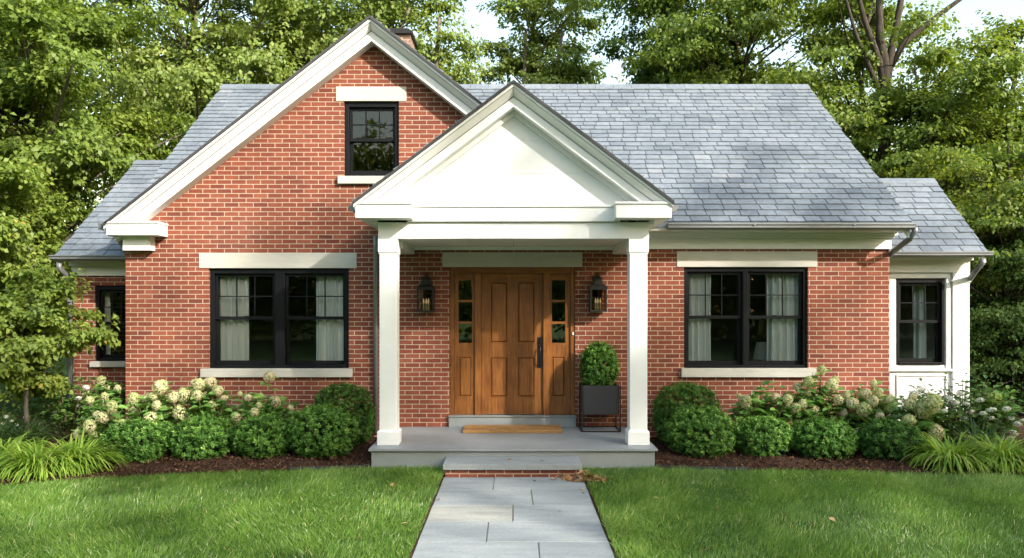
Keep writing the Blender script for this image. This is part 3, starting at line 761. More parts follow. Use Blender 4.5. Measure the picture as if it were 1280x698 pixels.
# ---- front door, sidelights, sill
xd = lambda q: X(500 + q / 2.793, YW + .06)
zd = lambda q: Z(310 + q / 2.793, YW + .06)
def panelled(mb, x0, x1, z0, z1, y, panels, lites=(), th=.045):
    """stile-and-rail leaf with raised panels; lites are left open for glass"""
    for p in cut_holes([(x0, z0), (x1, z0), (x1, z1), (x0, z1)], list(panels) + list(lites)):
        zs = [q[1] for q in p]; xs = [q[0] for q in p]
        mb.prism_xz(p, y, y + th, 1.0 if (max(xs) - min(xs)) > (max(zs) - min(zs)) * 1.3 else 0.0)
    for (a, b, c, d) in panels:
        mb.box(a, b, y + .026, y + .036, c, d, 0.0)
        m = .032
        mb.add([(a + .006, y + .0255, c + .006), (b - .006, y + .0255, c + .006), (b - .006, y + .0255, d - .006), (a + .006, y + .0255, d - .006),
                (a + m, y + .006, c + m), (b - m, y + .006, c + m), (b - m, y + .006, d - m), (a + m, y + .006, d - m)],
               [(4, 5, 6, 7), (0, 1, 5, 4), (1, 2, 6, 5), (2, 3, 7, 6), (3, 0, 4, 7)], 0.0)
        for (e0, e1, g0, g1) in ((a, a + .012, c, d), (b - .012, b, c, d), (a + .012, b - .012, c, c + .012), (a + .012, b - .012, d - .012, d)):
            mb.box(e0, e1, y - .004, y + .025, g0, g1, 0.0)
fz0, fz1 = DR[2] + .002, DR[3] - .003
fx0, fx1 = DR[0] + .003, DR[1] - .003
df = MB()
jb = xd(190) - fx0
df.box(fx0, fx0 + jb, YW + .02, YW + .2, fz0, fz1, 0); df.box(fx1 - jb, fx1, YW + .02, YW + .2, fz0, fz1, 0)
ztop = zd(88)
df.box(fx0 + jb, fx1 - jb, YW + .02, YW + .2, ztop, fz1, 1)
df.box(xd(262), xd(283), YW + .015, YW + .2, fz0, ztop - .001, 0); df.box(xd(500), xd(522), YW + .015, YW + .2, fz0, ztop - .001, 0)
frame = P(df, 'door_frame', M['wood'], bevel=.004, attr='rail')
dl = MB(); dl.box(X(553, YW), X(728, YW), YW - .014, YW + .19, DR[3] - .001, Z(315.5, YW)); dl.build('lintel', M['limestone'], frame, bevel=.005)
ds = MB(); ds.box(fx0 - .01, fx1 + .01, YW - .05, YW + .2, .207, DR[2] - .014); ds.box(fx0 - .018, fx1 + .018, YW - .07, YW + .2, DR[2] - .013, DR[2] + .001); ds.build('door_step', M['deck_side'], frame, bevel=.003)
for (a, b, g0, g1) in ((191, 261, 205, 252), (523, 596, 530, 577)):
    s = MB(); li = [(xd(g0), xd(g1), zd(z1_), zd(z0_)) for z0_, z1_ in ((113, 182), (190, 257), (265, 332))]
    panelled(s, max(xd(a), fx0 + jb + .001), min(xd(b), fx1 - jb - .001), fz0 + .004, ztop - .002, YW + .05, [(xd(g0), xd(g1), zd(520), zd(378))], li)
    sl = P(s, 'sidelight', M['wood'], attr='rail')
    for (p, q, r, t) in li:
        g = MB(); g.box(p, q, YW + .072, YW + .076, r, t); g.build('pane', M['door_glass'], sl)
d = MB()
panelled(d, xd(283) + .004, xd(500) - .004, fz0 + .010, ztop - .004, YW + .055,
         [(xd(315), xd(377), zd(332), zd(118)), (xd(410), xd(472), zd(332), zd(118)), (xd(315), xd(377), zd(522), zd(380)), (xd(410), xd(472), zd(522), zd(380))])
door = P(d, 'front_door', M['wood'], attr='rail')
h = MB(); hx0, hx1 = xd(481), xd(496.5)
h.box(hx0, hx1, YW + .040, YW + .054, zd(418), zd(312))
xc = (hx0 + hx1) / 2
h.tube([(xc, YW + .04, zd(345)), (xc, YW - .0, zd(347)), (xc, YW - .022, zd(360)), (xc, YW - .022, zd(392)), (xc, YW - .0, zd(405)), (xc, YW + .04, zd(408))], .011, 8)
h.tube([(xc, YW + .041, zd(328)), (xc, YW + .02, zd(328))], .02, 10)
h.build('handle', M['black'], door, bevel=.002)
db = MB(); db.box(xd(601), xd(606), YW - .0, YW + .0195, zd(304), zd(295)); P(db, 'doorbell', M['button'], bevel=.002)

# ---- portico
DZ = 0.206
dk = MB()
y = 9.97; k = 0
dx0, dx1 = -1.813, 1.80
nb = 16; bw = (YW - .003 - 9.97) / nb
for i in range(nb): dk.box(dx0, dx1, 9.97 + bw * i, 9.97 + bw * (i + 1) - .003, DZ - .028, DZ)
P(dk, 'porch_deck', M['deck'], bevel=.002)
dfz = MB(); dfz.box(dx0 + .03, dx1 - .03, 10.01, YW - .002, -.1, DZ - .029); P(dfz, 'deck_fascia', M['deck_side'], bevel=.002)
for sx in (-1.612, 1.606):
    c = MB(); c.box(sx - .113, sx + .113, 10.26, 10.486, DZ + .001, 2.683)
    col = P(c, 'column', M['white'], bevel=.006)
    b = MB(); b.box(sx - .138, sx + .138, 10.235, 10.511, DZ + .0005, DZ + .17)
    b.add([(sx - .138, 10.235, DZ + .17), (sx + .138, 10.235, DZ + .17), (sx + .138, 10.511, DZ + .17), (sx - .138, 10.511, DZ + .17),
           (sx - .114, 10.259, DZ + .195), (sx + .114, 10.259, DZ + .195), (sx + .114, 10.487, DZ + .195), (sx - .114, 10.487, DZ + .195)],
          [(0, 1, 5, 4), (1, 2, 6, 5), (2, 3, 7, 6), (3, 0, 4, 7)])
    b.build('column_base', M['white'], col, bevel=.004)
    t = MB(); t.box(sx - .128, sx + .128, 10.236, 10.51, 2.684, 2.8555); t.box(sx - .122, sx + .122, 10.25, 10.496, 2.66, 2.6835); t.build('column_capital', M['white'], col, bevel=.004)
bm_ = MB()
bx = 1.737
bm_.box(-bx, bx, 10.236, 10.51, 2.856, 3.066)
for s in (-1, 1):
    a, b = sorted((s * bx, s * 1.462)); bm_.box(a, b, 10.5105, YW - .003, 2.752, 3.066)
bm_.box(-1.36, 1.36, 10.19, 10.40, 3.072, 3.255)
bm_.box(-1.36, 1.36, 10.17, 10.40, 3.2555, 3.272)
P(bm_, 'porch_beam', M['white'], bevel=.003)
ce = MB()
for i in range(14):
    xx = -1.461 + i * (2.922 / 14); ce.box(xx, xx + 2.922 / 14 - .003, 10.511, YW - .003, 2.862, 2.88)
ce.box(-1.461, 1.461, YW - .04, YW - .004, 2.815, 2.861)
P(ce, 'porch_ceiling', M['ceiling'])
# returns, soffits
PYF = 9.93
for s in (-1, 1):
    pr = MB()
    a, b = sorted((s * 1.968, s * 1.277)); pr.box(a, b, PYF, 10.2355, 3.09, 3.262); pr.box(a - .014, b + .014, PYF - .02, 10.25, 3.2625, 3.29)
    a, b = sorted((s * 1.968, s * 1.738)); pr.box(a, b, 10.236, YW - .003, 3.09, 3.262)
    a, b = sorted((s * 1.80, s * 1.738)); pr.box(a, b, 10.236, YW - .003, 3.04, 3.0895)
    P(pr, 'cornice_return', M['white'], bevel=.003)
PXC, PZA, PPT = 0.0, Z(101, 9.9), 0.754
pxl, pxr = -1.99, 1.98
pe = MB(); chevron(pe, PXC, PZA, PPT, pxl - .01, pxr + .01, -.008, .032, PYF - .05, PYF - .05, PYF + .2); P(pe, 'roof_edge', M['slate_edge'])
pk = MB()
chevron(pk, PXC, PZA, PPT, pxl + .05, pxr - .05, .06, .19, PYF + .14, PYF + .14, 10.14)
chevron(pk, PXC, PZA, PPT, pxl, pxr, .033, .070, PYF - .03, PYF - .026, 10.15)
chevron(pk, PXC, PZA, PPT, pxl + .01, pxr - .01, .077, .158, PYF - .015, PYF + .09, 10.15)
chevron(pk, PXC, PZA, PPT, pxl + .12, pxr - .12, .169, .29, PYF + .10, PYF + .10, 10.234)
chevron(pk, PXC, PZA, PPT, pxl + .4, pxr - .4, .291, .365, 10.195, 10.195, 10.234)
P(pk, 'rake_board', M['white'], bevel=.003)
ty = MB(); tz0 = 3.2725; tza = PZA - .2
hw = (tza - tz0) / PPT
tri = [(-hw, tz0), (hw, tz0), (0, tza)]
for i in range(4):
    a = clip(clip(tri, 1, tz0 + i * .42 + .0012, False), 1, tz0 + (i + 1) * .42 - .0012, True)
    if area(a) > 1e-4: ty.prism_xz(a, 10.235, 10.27)
ty.prism_xz([(-hw, tz0), (hw, tz0), (0, tza)], 10.271, 10.29)
P(ty, 'pediment_panel', M['white'])
prf = MB()
zp = lambda x: PZA - PPT * abs(x) - .004
plane_prism(prf, [(pxl, PYF, zp(pxl)), (0, PYF, zp(0)), (0, YW + .03, zp(0)), (pxl, YW - .001, zp(pxl))], (0, 0, -.028))
plane_prism(prf, [(pxr, PYF, zp(pxr)), (pxr, 11.45, zp(pxr)), (0, 13.4, zp(0)), (0, PYF, zp(0))], (0, 0, -.028))
sl_ = math.hypot(1, PPT)
slate_field(prf, (pxl, PYF - .04, zp(pxl)), (0, 1, 0), (1, 0, PPT), YW - PYF + .03, 1.99 * sl_, seed=21)
slate_field(prf, (pxr, PYF - .04, zp(pxr)), (0, 1, 0), (-1, 0, PPT), 3.4, 1.98 * sl_, keep=lambda c: c.z > zmain(c.y) - .02, seed=22)
P(prf, 'roof', M['slate'], attr='rnd')
for s in (-1, 1):
    g = MB()
    pf = [(0, 0), (-.10, 0), (-.105, -.02), (-.07, -.075), (-.03, -.09), (0, -.09)]
    xo = s * 1.972
    poly = [(xo - s * p[0] if s > 0 else xo + p[0], 3.262 + p[1]) for p in pf]
    if s > 0: poly = [(xo + (-p[0]), 3.262 + p[1]) for p in pf][::-1]
    g.prism_xz(poly, PYF + .1, YW - .05 if s < 0 else 11.3); P(g, 'gutter', M['gutter'])

# ------------------------------------------------------------------ THINGS AT THE DOOR
# entry step
st = empty('entry_step', (0, 9.75, -.04), 'low bluestone slab step on a brick base at the head of the path', 'step')
t = MB(); t.box(X(553.5, 9.46), X(727.5, 9.46), 9.46, 10.007, .048, .112); t.build('tread', M['flag'], st, bevel=.006, attr='rnd')
b = MB(); b.box(X(556.5, 9.5), X(724.5, 9.5), 9.50, 10.006, -.06, .0475); b.build('brick_riser', M['brick'], st)
for o in st.children: o.location = (0, -9.75, .04)
# doormat
m_ = MB(); m_.box(X(578.5, 11.2), X(703, 11.2), 11.18, 11.715, DZ + .001, DZ + .042)
dm = m_.build('doormat', M['mat'], None, bevel=.006); tag(dm, 'tan coir doormat lying flat before the wooden front door', 'doormat')
# lanterns
def lantern():
    root = empty('wall_lantern', (0, 0, 0), '', 'lantern', 'lanterns flanking the front door')
    W, H, D = .112, .36, .10
    bp = MB(); bp.box(-.055, .055, -.012, 0, -.06, .36); bp.box(-.012, .012, -.14, -.012, .385, .405); bp.tube([(0, -.006, .3), (0, -.006, .395), (0, -.08, .42), (0, -.14, .40)], .009, 6); bp.build('back_plate', M['bronze'], root)
    f = MB(); cy = -.145
    for sx in (-1, 1):
        for sy in (-1, 1):
            f.box(sx * W - .008, sx * W + .008, cy + sy * D - .008, cy + sy * D + .008, -.13, .19)
    for z in (-.142, .178): 
        f.box(-W - .012, W + .012, cy - D - .012, cy - D + .010, z, z + .022); f.box(-W - .012, W + .012, cy + D - .010, cy + D + .012, z, z + .022)
        f.box(-W - .012, -W + .010, cy - D + .0101, cy + D - .0101, z, z + .022); f.box(W - .010, W + .012, cy - D + .0101, cy + D - .0101, z, z + .022)
    f.box(-W + .011, W - .011, cy - D + .011, cy + D - .011, -.14, -.125)
    for z in (-.04, .06): f.box(-W, W, cy - D - .003, cy - D + .001, z, z + .004)
    f.box(-.002, .002, cy - D - .003, cy - D + .001, -.12, .178)
    f.build('cage', M['bronze'], root)
    r = MB()
    lv = [(W + .018, .2005), (W + .018, .213), (.075, .262), (.06, .264), (.06, .33), (.072, .332), (.072, .342), (.03, .362), (.012, .366)]
    vs = []; fs = []
    for i, (q, z) in enumerate(lv):
        qd = q * .92
        vs += [(-q, cy - qd, z), (q, cy - qd, z), (q, cy + qd, z), (-q, cy + qd, z)]
        if i:
            for k in range(4): fs.append(((i - 1) * 4 + k, (i - 1) * 4 + (k + 1) % 4, i * 4 + (k + 1) % 4, i * 4 + k))
    fs += [(3, 2, 1, 0), tuple(len(vs) - 4 + k for k in range(4))]
    r.add(vs, fs)
    ring = [(.022 * math.cos(t_), cy, .388 + .022 * math.sin(t_)) for t_ in np.linspace(0, 2 * PI, 13)]
    r.tube(ring, .005, 5); r.build('lantern_cap', M['bronze'], root)
    g = MB()
    for (a, b_, c_, d_) in ((-W, W, cy - D + .002, cy - D + .004), (-W, W, cy + D - .004, cy + D - .002)): g.box(a + .008, b_ - .008, c_, d_, -.12, .177)
    for sx in (-1, 1): g.box(*sorted((sx * W - .001 * sx, sx * W - .004 * sx)), cy - D + .009, cy + D - .009, -.12, .177)
    g.build('glass_panes', M['lantern_glass'], root)
    for sx, sy in ((-.035, 0), (.035, 0), (0, .035)):
        cd = MB(); cd.tube([(sx, cy + sy, -.124), (sx, cy + sy, -.02)], .012, 8); cdo = cd.build('candle_sleeve', M['candle'], root)
        bl = MB(); bl.tube([(sx, cy + sy, -.0195), (sx, cy + sy, -.002), (sx, cy + sy, .025), (sx, cy + sy, .058)], [.008, .014, .011, .002], 8); bl.build('bulb', M['bulb'], cdo, smooth=True)
    return root
l1 = lantern(); l2 = copy_tree(l1)
l1.location = (X(532.5, YW - .15), YW - .002, Z(378, YW - .15)); l2.location = (X(747.5, YW - .15), YW - .002, Z(377.5, YW - .15))
tag(l1, 'dark bronze box lantern on brick left of the door', 'lantern'); tag(l2, 'dark bronze box lantern on brick above the potted boxwood', 'lantern')

# planter on its stand
pl = empty('planter', (X(749, 11.55), 11.56, DZ), 'square black planter box raised on a thin metal stand by the door', 'planter')
pw = .255
b = MB()
b.box(-pw, pw, -pw, -pw + .02, .245, .655); b.box(-pw, pw, pw - .02 - .06, pw - .06, .245, .655)
b.box(-pw, -pw + .02, -pw + .0201, pw - .0801, .245, .655); b.box(pw - .02, pw, -pw + .0201, pw - .0801, .245, .655); b.box(-pw + .02, pw - .02, -pw + .02, pw - .08, .245, .265)
b.build('planter_box', M['planter'], pl, local=True, bevel=.004)
s_ = MB(); q = pw + .014; r_ = .009; qb = pw - .05
for (a, c_) in ((-q, -q), (q, -q), (-q, qb), (q, qb)): s_.box(a - r_, a + r_, c_ - r_, c_ + r_, .0, .66)
for zc in (.009, ):
    s_.box(-q, q, -q - r_, -q + r_, 0, .018); s_.box(-q, q, qb - r_, qb + r_, 0, .018); s_.box(-q - r_, -q + r_, -q, qb, .0, .0179); s_.box(q - r_, q + r_, -q, qb, .0, .0179)
s_.build('stand', M['bronze'], pl, local=True)
so_ = MB(); so_.box(-pw + .021, pw - .021, -pw + .021, pw - .081, .266, .60); so_.build('soil', M['soil'], pl, local=True)

# ------------------------------------------------------------------ ROOM CONTENTS
def curtain(x0, x1, z0, z1, y, folds, label, seed):
    rng = np.random.default_rng(seed); nx, nz = folds * 10, 12
    u = np.linspace(0, 1, nx); ph = np.cumsum(rng.uniform(.6, 1.4, nx)); ph = ph / ph[-1] * folds * 2 * PI
    V = []
    for j in range(nz):
        t = j / (nz - 1); amp = .042 + .012 * t
        for i in range(nx):
            V.append((x0 + (x1 - x0) * u[i] + .008 * math.sin(ph[i] * .5 + 3 * t), y + amp * math.sin(ph[i]) + .01 * math.sin(2.3 * ph[i] + t), z1 + (z0 - z1) * t))
    Q = [(j * nx + i, j * nx + i + 1, (j + 1) * nx + i + 1, (j + 1) * nx + i) for j in range(nz - 1) for i in range(nx - 1)]
    o = link('curtain', mesh_np('curtain', V, Q, smooth=True), M['curtain']); tag(o, label, 'curtain', 'curtains behind the windows')
YC = YW + .25
for (a, b, zz0, zz1, yy, n, lab) in (
    (264, 311, .37, 2.6, YC, 6, 'cream curtain hanging at the left edge of the left window pair'),
    (394, 441, .37, 2.6, YC, 5, 'cream curtain hanging at the right edge of the left window pair'),
    (852, 889, .37, 2.6, YC, 5, 'cream curtain hanging at the left edge of the right window pair'),
    (959, 1012, .37, 2.6, YC, 6, 'cream curtain beside the table lamp in the right window pair')):
    curtain(X(a, yy), X(b, yy), zz0, zz1, yy, n, lab, a)
curtain(X(127, YA + .3), X(138, YA + .3), .32, 2.45, YA + .3, 2, 'narrow pale curtain in the window behind the small tree', 5)
curtain(X(1143, YV + .3), X(1157, YV + .3), .32, 2.45, YV + .3, 2, 'narrow pale curtain in the white side bay window', 6)
sf = empty('sofa', (X(352, 13.0), 13.2, .35), 'pale upholstered sofa back seen through the left window pair', 'sofa')
def soft(mb, x0, x1, y0, y1, z0, z1): mb.box(x0, x1, y0, y1, z0, z1)
a = MB(); soft(a, -1.1, 1.1, -.1, .12, .0, .60); a.build('sofa_back', M['sofa'], sf, local=True, bevel=.05)
for i in range(2):
    a = MB(); soft(a, -1.02 + i * 1.03, -.02 + i * 1.03, -.25, -.101, .35, .74); a.build('cushion', M['shade'], sf, local=True, bevel=.06)
a = MB(); soft(a, -1.15, 1.15, -.9, -.101, .0, .3495); a.build('sofa_seat', M['sofa'], sf, local=True, bevel=.03)
lt = empty('table_lamp', (X(955, 12.75), 12.75, .35), 'white shaded lamp on a side table inside the right window pair', 'lamp')
a = MB(); a.tube([(0, 0, 0.56), (0, 0, .58), (0, 0, .62), (0, 0, .72), (0, 0, .80)], [.09, .08, .05, .07, .015], 12); a.build('lamp_base', M['sofa'], lt, local=True, smooth=True)
a = MB(); a.tube([(0, 0, .79), (0, 0, 1.06)], [.17, .12], 20); a.build('lamp_shade', M['shade'], lt, local=True, smooth=False)
tb = empty('side_table', (X(955, 12.75), 12.75, .35), 'dark side table under the lamp in the right room', 'table')
a = MB(); a.box(-.25, .25, -.2, .2, .52, .559); a.build('table_top', M['room_floor'], tb, local=True)
for sx in (-.22, .22):
    for sy in (-.17, .17):
        a = MB(); a.box(sx - .02, sx + .02, sy - .02, sy + .02, 0, .5195); a.build('leg', M['room_floor'], tb, local=True)

# ------------------------------------------------------------------ GROUND
gm = MB(); gm.add([(-200, -200, -.10), (200, -200, -.10), (200, 200, -.10), (-200, 200, -.10)], [(0, 1, 2, 3)])
tag(gm.build('ground', M['lawn']), None, kind='structure')
PX0, PX1 = -.826, .817
# edge of the planting beds
EL = [(-14, 9.0), (-7.0, 9.0), (X(0, 9.02), 9.02), (X(100, 9.25), 9.25), (X(205, 9.55), 9.55), (X(330, 9.78), 9.78), (X(420, 9.85), 9.85), (X(463, 9.9), 9.93), (-1.8, 9.96)]
ER = [(1.78, 9.95), (X(830, 9.85), 9.86), (X(950, 9.8), 9.80), (X(1080, 9.7), 9.70), (X(1160, 9.58), 9.58), (X(1280, 9.42), 9.42), (8.0, 9.35), (14, 9.3)]
def edge_y(x):
    pts = EL if x < 0 else ER
    xs = [p[0] for p in pts]; ys = [p[1] for p in pts]
    return np.interp(x, xs, ys)
def sheet(name, xs, ylo, yhi, z, mat, ny=14, rough=.0, seed=0):
    rng = np.random.default_rng(seed); V = []; 
    for i, x in enumerate(xs):
        a, b = ylo(x), yhi(x)
        for j in range(ny): V.append((x, a + (b - a) * j / (ny - 1), z(x, a + (b - a) * j / (ny - 1)) + rng.normal() * rough))
    Q = [(i * ny + j, (i + 1) * ny + j, (i + 1) * ny + j + 1, i * ny + j + 1) for i in range(len(xs) - 1) for j in range(ny - 1)]
    o = link(name, mesh_np(name, V, Q, smooth=True), mat); return tag(o, None, kind='structure')
zlawn = lambda x, y: -.035 + .010 * math.sin(x * 1.3 + .4) * math.cos(y * 1.1) + .006 * math.sin(x * 3.1 + y * 2.3)
sheet('lawn', np.linspace(-30, PX0 - .03, 150), lambda x: -14, lambda x: edge_y(x) if x > -14 else 9.0, zlawn, M['lawn'], 110)
sheet('lawn', np.linspace(PX1 + .03, 30, 150), lambda x: -14, lambda x: edge_y(x) if x < 14 else 9.3, zlawn, M['lawn'], 110)
zbed = lambda x, y: -.035 + .10 * min(1, max(0, (y - edge_y(x)) / 1.2)) + .02 * math.sin(x * 5 + y * 7) * min(1, max(0, (y - edge_y(x)) / .3))
sheet('garden_bed', np.linspace(-12, -1.79, 160), edge_y, lambda x: 11.9 if x > XL else 14, zbed, M['soil'], 40, .006, 1)
sheet('garden_bed', np.linspace(1.77, 12, 160), edge_y, lambda x: 11.9 if x < XR else 14, zbed, M['soil'], 40, .006, 2)
# lawn strip between bed ends and the deck, path base and flagstones
rows = [9.50, 8.855, 8.17, 7.55, 6.90, 6.26, 5.6, 5.0, 4.35, 3.7, 3.1, 2.45, 1.8, 1.2, .55, -.1, -.75, -1.4, -2.0]
cuts = [[-.23], [.195], [-.01], [-.235], [.21], [-.1], [.25], [-.3], [.1], [-.2], [.3], [0], [-.25], [.2], [-.1], [.25], [-.2], [.1]]
pb = MB(); pb.add([(PX0 - .01, 9.55, -.052), (PX0 - .01, -2.0, -.052), (PX1 + .01, -2.0, -.052), (PX1 + .01, 9.55, -.052)], [(0, 1, 2, 3)])
tag(pb.build('path_base', M['joint']), None, kind='structure')
fs_ = MB(); rr = random.Random(12)
tones = [.45, .6, .55, .35, .93, .6, .4, .5, .5, .35, .5]
ti = 0
for r in range(len(rows) - 1):
    xs = [PX0] + cuts[r] + [PX1]
    for a, b in zip(xs[:-1], xs[1:]):
        e = .006
        jj = [rr.uniform(-.004, .004) for _ in range(4)]
        zt = -.04 + rr.uniform(-.003, .003)
        vs = [(a + (e if a > PX0 else 0) + jj[0], rows[r + 1] + .004, -.09), (b - (e if b < PX1 else 0) + jj[1], rows[r + 1] + .004, -.09), (b - (e if b < PX1 else 0) + jj[2], rows[r] - .004, -.09), (a + (e if a > PX0 else 0) + jj[3], rows[r] - .004, -.09)]
        vs = vs + [(v[0], v[1], zt) for v in vs]
        fs_.add(vs, [(0, 3, 2, 1), (4, 5, 6, 7), (0, 1, 5, 4), (1, 2, 6, 5), (2, 3, 7, 6), (3, 0, 4, 7)], tones[ti] if ti < len(tones) else rr.uniform(.2, .75)); ti += 1
tag(fs_.build('path', M['flag'], None, bevel=.004, attr='rnd'), None, kind='structure')
for (a, b) in ((PX0 - .06, PX0 - .001), (PX1 + .001, PX1 + .06)):
    e = MB(); e.add([(a, -2, -.046), (b, -2, -.046), (b, 9.5, -.046), (a, 9.5, -.046)], [(0, 1, 2, 3)]); tag(e.build('soil_strip', M['soil']), None, kind='structure')
# edging strips beside the porch
for (pts, lab) in (([(-2.75, edge_y(-2.75)), (-2.3, edge_y(-2.3)), (-1.80, edge_y(-1.8))], 'thin black edging strip along the bed left of the porch'),
                   ([(1.80, edge_y(1.8)), (2.3, edge_y(2.3)), (2.9, edge_y(2.9))], 'thin black edging strip along the bed right of the porch')):
    e = MB()
    for p, q in zip(pts[:-1], pts[1:]):
        e.add([(p[0], p[1] + .01, -.08), (q[0], q[1] + .01, -.08), (q[0], q[1] + .022, -.08), (p[0], p[1] + .022, -.08), (p[0], p[1] + .01, .012), (q[0], q[1] + .01, .012), (q[0], q[1] + .022, .012), (p[0], p[1] + .022, .012)],
              [(0, 3, 2, 1), (4, 5, 6, 7), (0, 1, 5, 4), (1, 2, 6, 5), (2, 3, 7, 6), (3, 0, 4, 7)])
    tag(e.build('garden_edging', M['edging']), lab, 'edging', 'edging strips of the beds')

# grass blades
def fbm(x, y, s, seed):
    r = np.random.default_rng(seed); out = 0; a = 1
    for o in range(4):
        k = s * 1.9 ** o
        for _ in range(3):
            th = r.uniform(0, 2 * PI); out = out + a * np.sin((x * math.cos(th) + y * math.sin(th)) * k + r.uniform(0, 6.28)); 
        a *= .6
    return out / 4.0
def lawn_blades(seed):
    rng = np.random.default_rng(seed)
    parts = []
    for (xa, xb, ya, yb_, dens) in ((-6.8, PX0 - .022, 5.6, 10.1, 5200), (PX1 + .022, 6.8, 5.6, 10.1, 5200), (-9.5, -6.8, 5.6, 9.5, 1500), (6.8, 9.5, 5.6, 9.7, 1500), (-5, PX0 - .004, 3.5, 5.6, 1500), (PX1 + .004, 5, 3.5, 5.6, 1500)):
        n = int((xb - xa) * (yb_ - ya) * dens)
        x = rng.uniform(xa, xb, n); y = rng.uniform(ya, yb_, n)
        k = y < np.where(x < 0, np.interp(x, [p[0] for p in EL], [p[1] for p in EL]), np.interp(x, [p[0] for p in ER], [p[1] for p in ER])) - .012
        parts.append(np.stack([x[k], y[k]], 1))
    # the strip of turf in front of the deck
    for (xa, xb) in ((-1.82, PX0 - .02), (PX1 + .02, 1.8)):
        n = 700; x = rng.uniform(xa, xb, n); y = rng.uniform(9.55, 9.94, n); parts.append(np.stack([x, y], 1))
    xy = np.concatenate(parts); n = len(xy); x, y = xy[:, 0], xy[:, 1]
    big = fbm(x, y, 1.3, 3); med = fbm(x, y, 5.0, 4)
    th = rng.uniform(0, 2 * PI, n) * .62 + 1.9 * fbm(x, y, 2.2, 9) + 3.6
    D = np.stack([np.cos(th), np.sin(th), np.zeros(n)], 1)
    ln_ = (.072 + .020 * med + .012 * big) * rng.uniform(.65, 1.3, n)
    arch = np.clip(rng.normal(.55, .22, n), .1, 1.0)
    B = np.stack([x, y, np.full(n, -.045)], 1)
    r_ = np.clip(.42 + .20 * big + .19 * med + rng.normal(0, .17, n), 0, .965)
    pt = fbm(x, y, 3.2, 21); keep_ = rng.random(n) > np.clip((pt - .55) * 1.6, 0, .75); dead = rng.random(n) < .018 + .10 * np.clip(pt - .35, 0, 1); r_[dead] = 1.0
    W = rng.uniform(.0032, .0058, n)
    ph = rng.uniform(0, 2 * PI, n); S = np.stack([np.cos(ph), np.sin(ph), np.zeros(n)], 1)
    segs = 2
    rowsV = []
    for i in range(segs + 1):
        t = i / segs; c = B + D * ((t ** 1.6) * ln_ * arch)[:, None] + np.array([0, 0, 1.0]) * (ln_ * (t - .35 * arch * t * t))[:, None]
        wv = W * (1.0, .9, .08)[i]; rowsV += [c - S * wv[:, None] * .5, c + S * wv[:, None] * .5]
    V = np.stack(rowsV, 1)[keep_].reshape(-1, 3); r_ = r_[keep_]; n = len(r_); k = np.arange(n)[:, None] * 6
    Q = np.concatenate([k + np.array([[0, 1, 3, 2]]), k + np.array([[2, 3, 5, 4]])], 0)
    o = link('grass', mesh_np('grass', V, Q, np.repeat(r_, 6)), M['grass'])
    tag(o, 'thick mown green lawn grass on both sides of the stone path', 'grass', kind='stuff')
lawn_blades(2)

# mulch chips
def chips(seed):
    rng = np.random.default_rng(seed); n = 16000
    x = np.concatenate([rng.uniform(-7.5, -1.8, n // 2), rng.uniform(1.8, 7.5, n // 2)])
    ey = np.where(x < 0, np.interp(x, [p[0] for p in EL], [p[1] for p in EL]), np.interp(x, [p[0] for p in ER], [p[1] for p in ER]))
    y = ey + .02 + rng.random(n) ** 1.7 * 1.6
    z = -.02 + .10 * np.clip((y - ey) / 1.2, 0, 1) + rng.uniform(-.01, .02, n)
    Pp = np.stack([x, y, z], 1); Nn = nrm(rng.normal(size=(n, 3)) * .5 + np.array([0, -.2, 1.0])); D = rng.normal(size=(n, 3))
    V, Q, r_ = leaves(Pp, Nn, D, rng.uniform(.02, .065, n), rng.uniform(.008, .022, n), np.clip(rng.beta(1.4, 2.2, n), 0, 1), .35)
    tag(link('mulch', mesh_np('mulch', V, Q, r_), M['chip']), 'dark brown shredded bark mulch in the planting beds', 'mulch', kind='stuff')
chips(3)

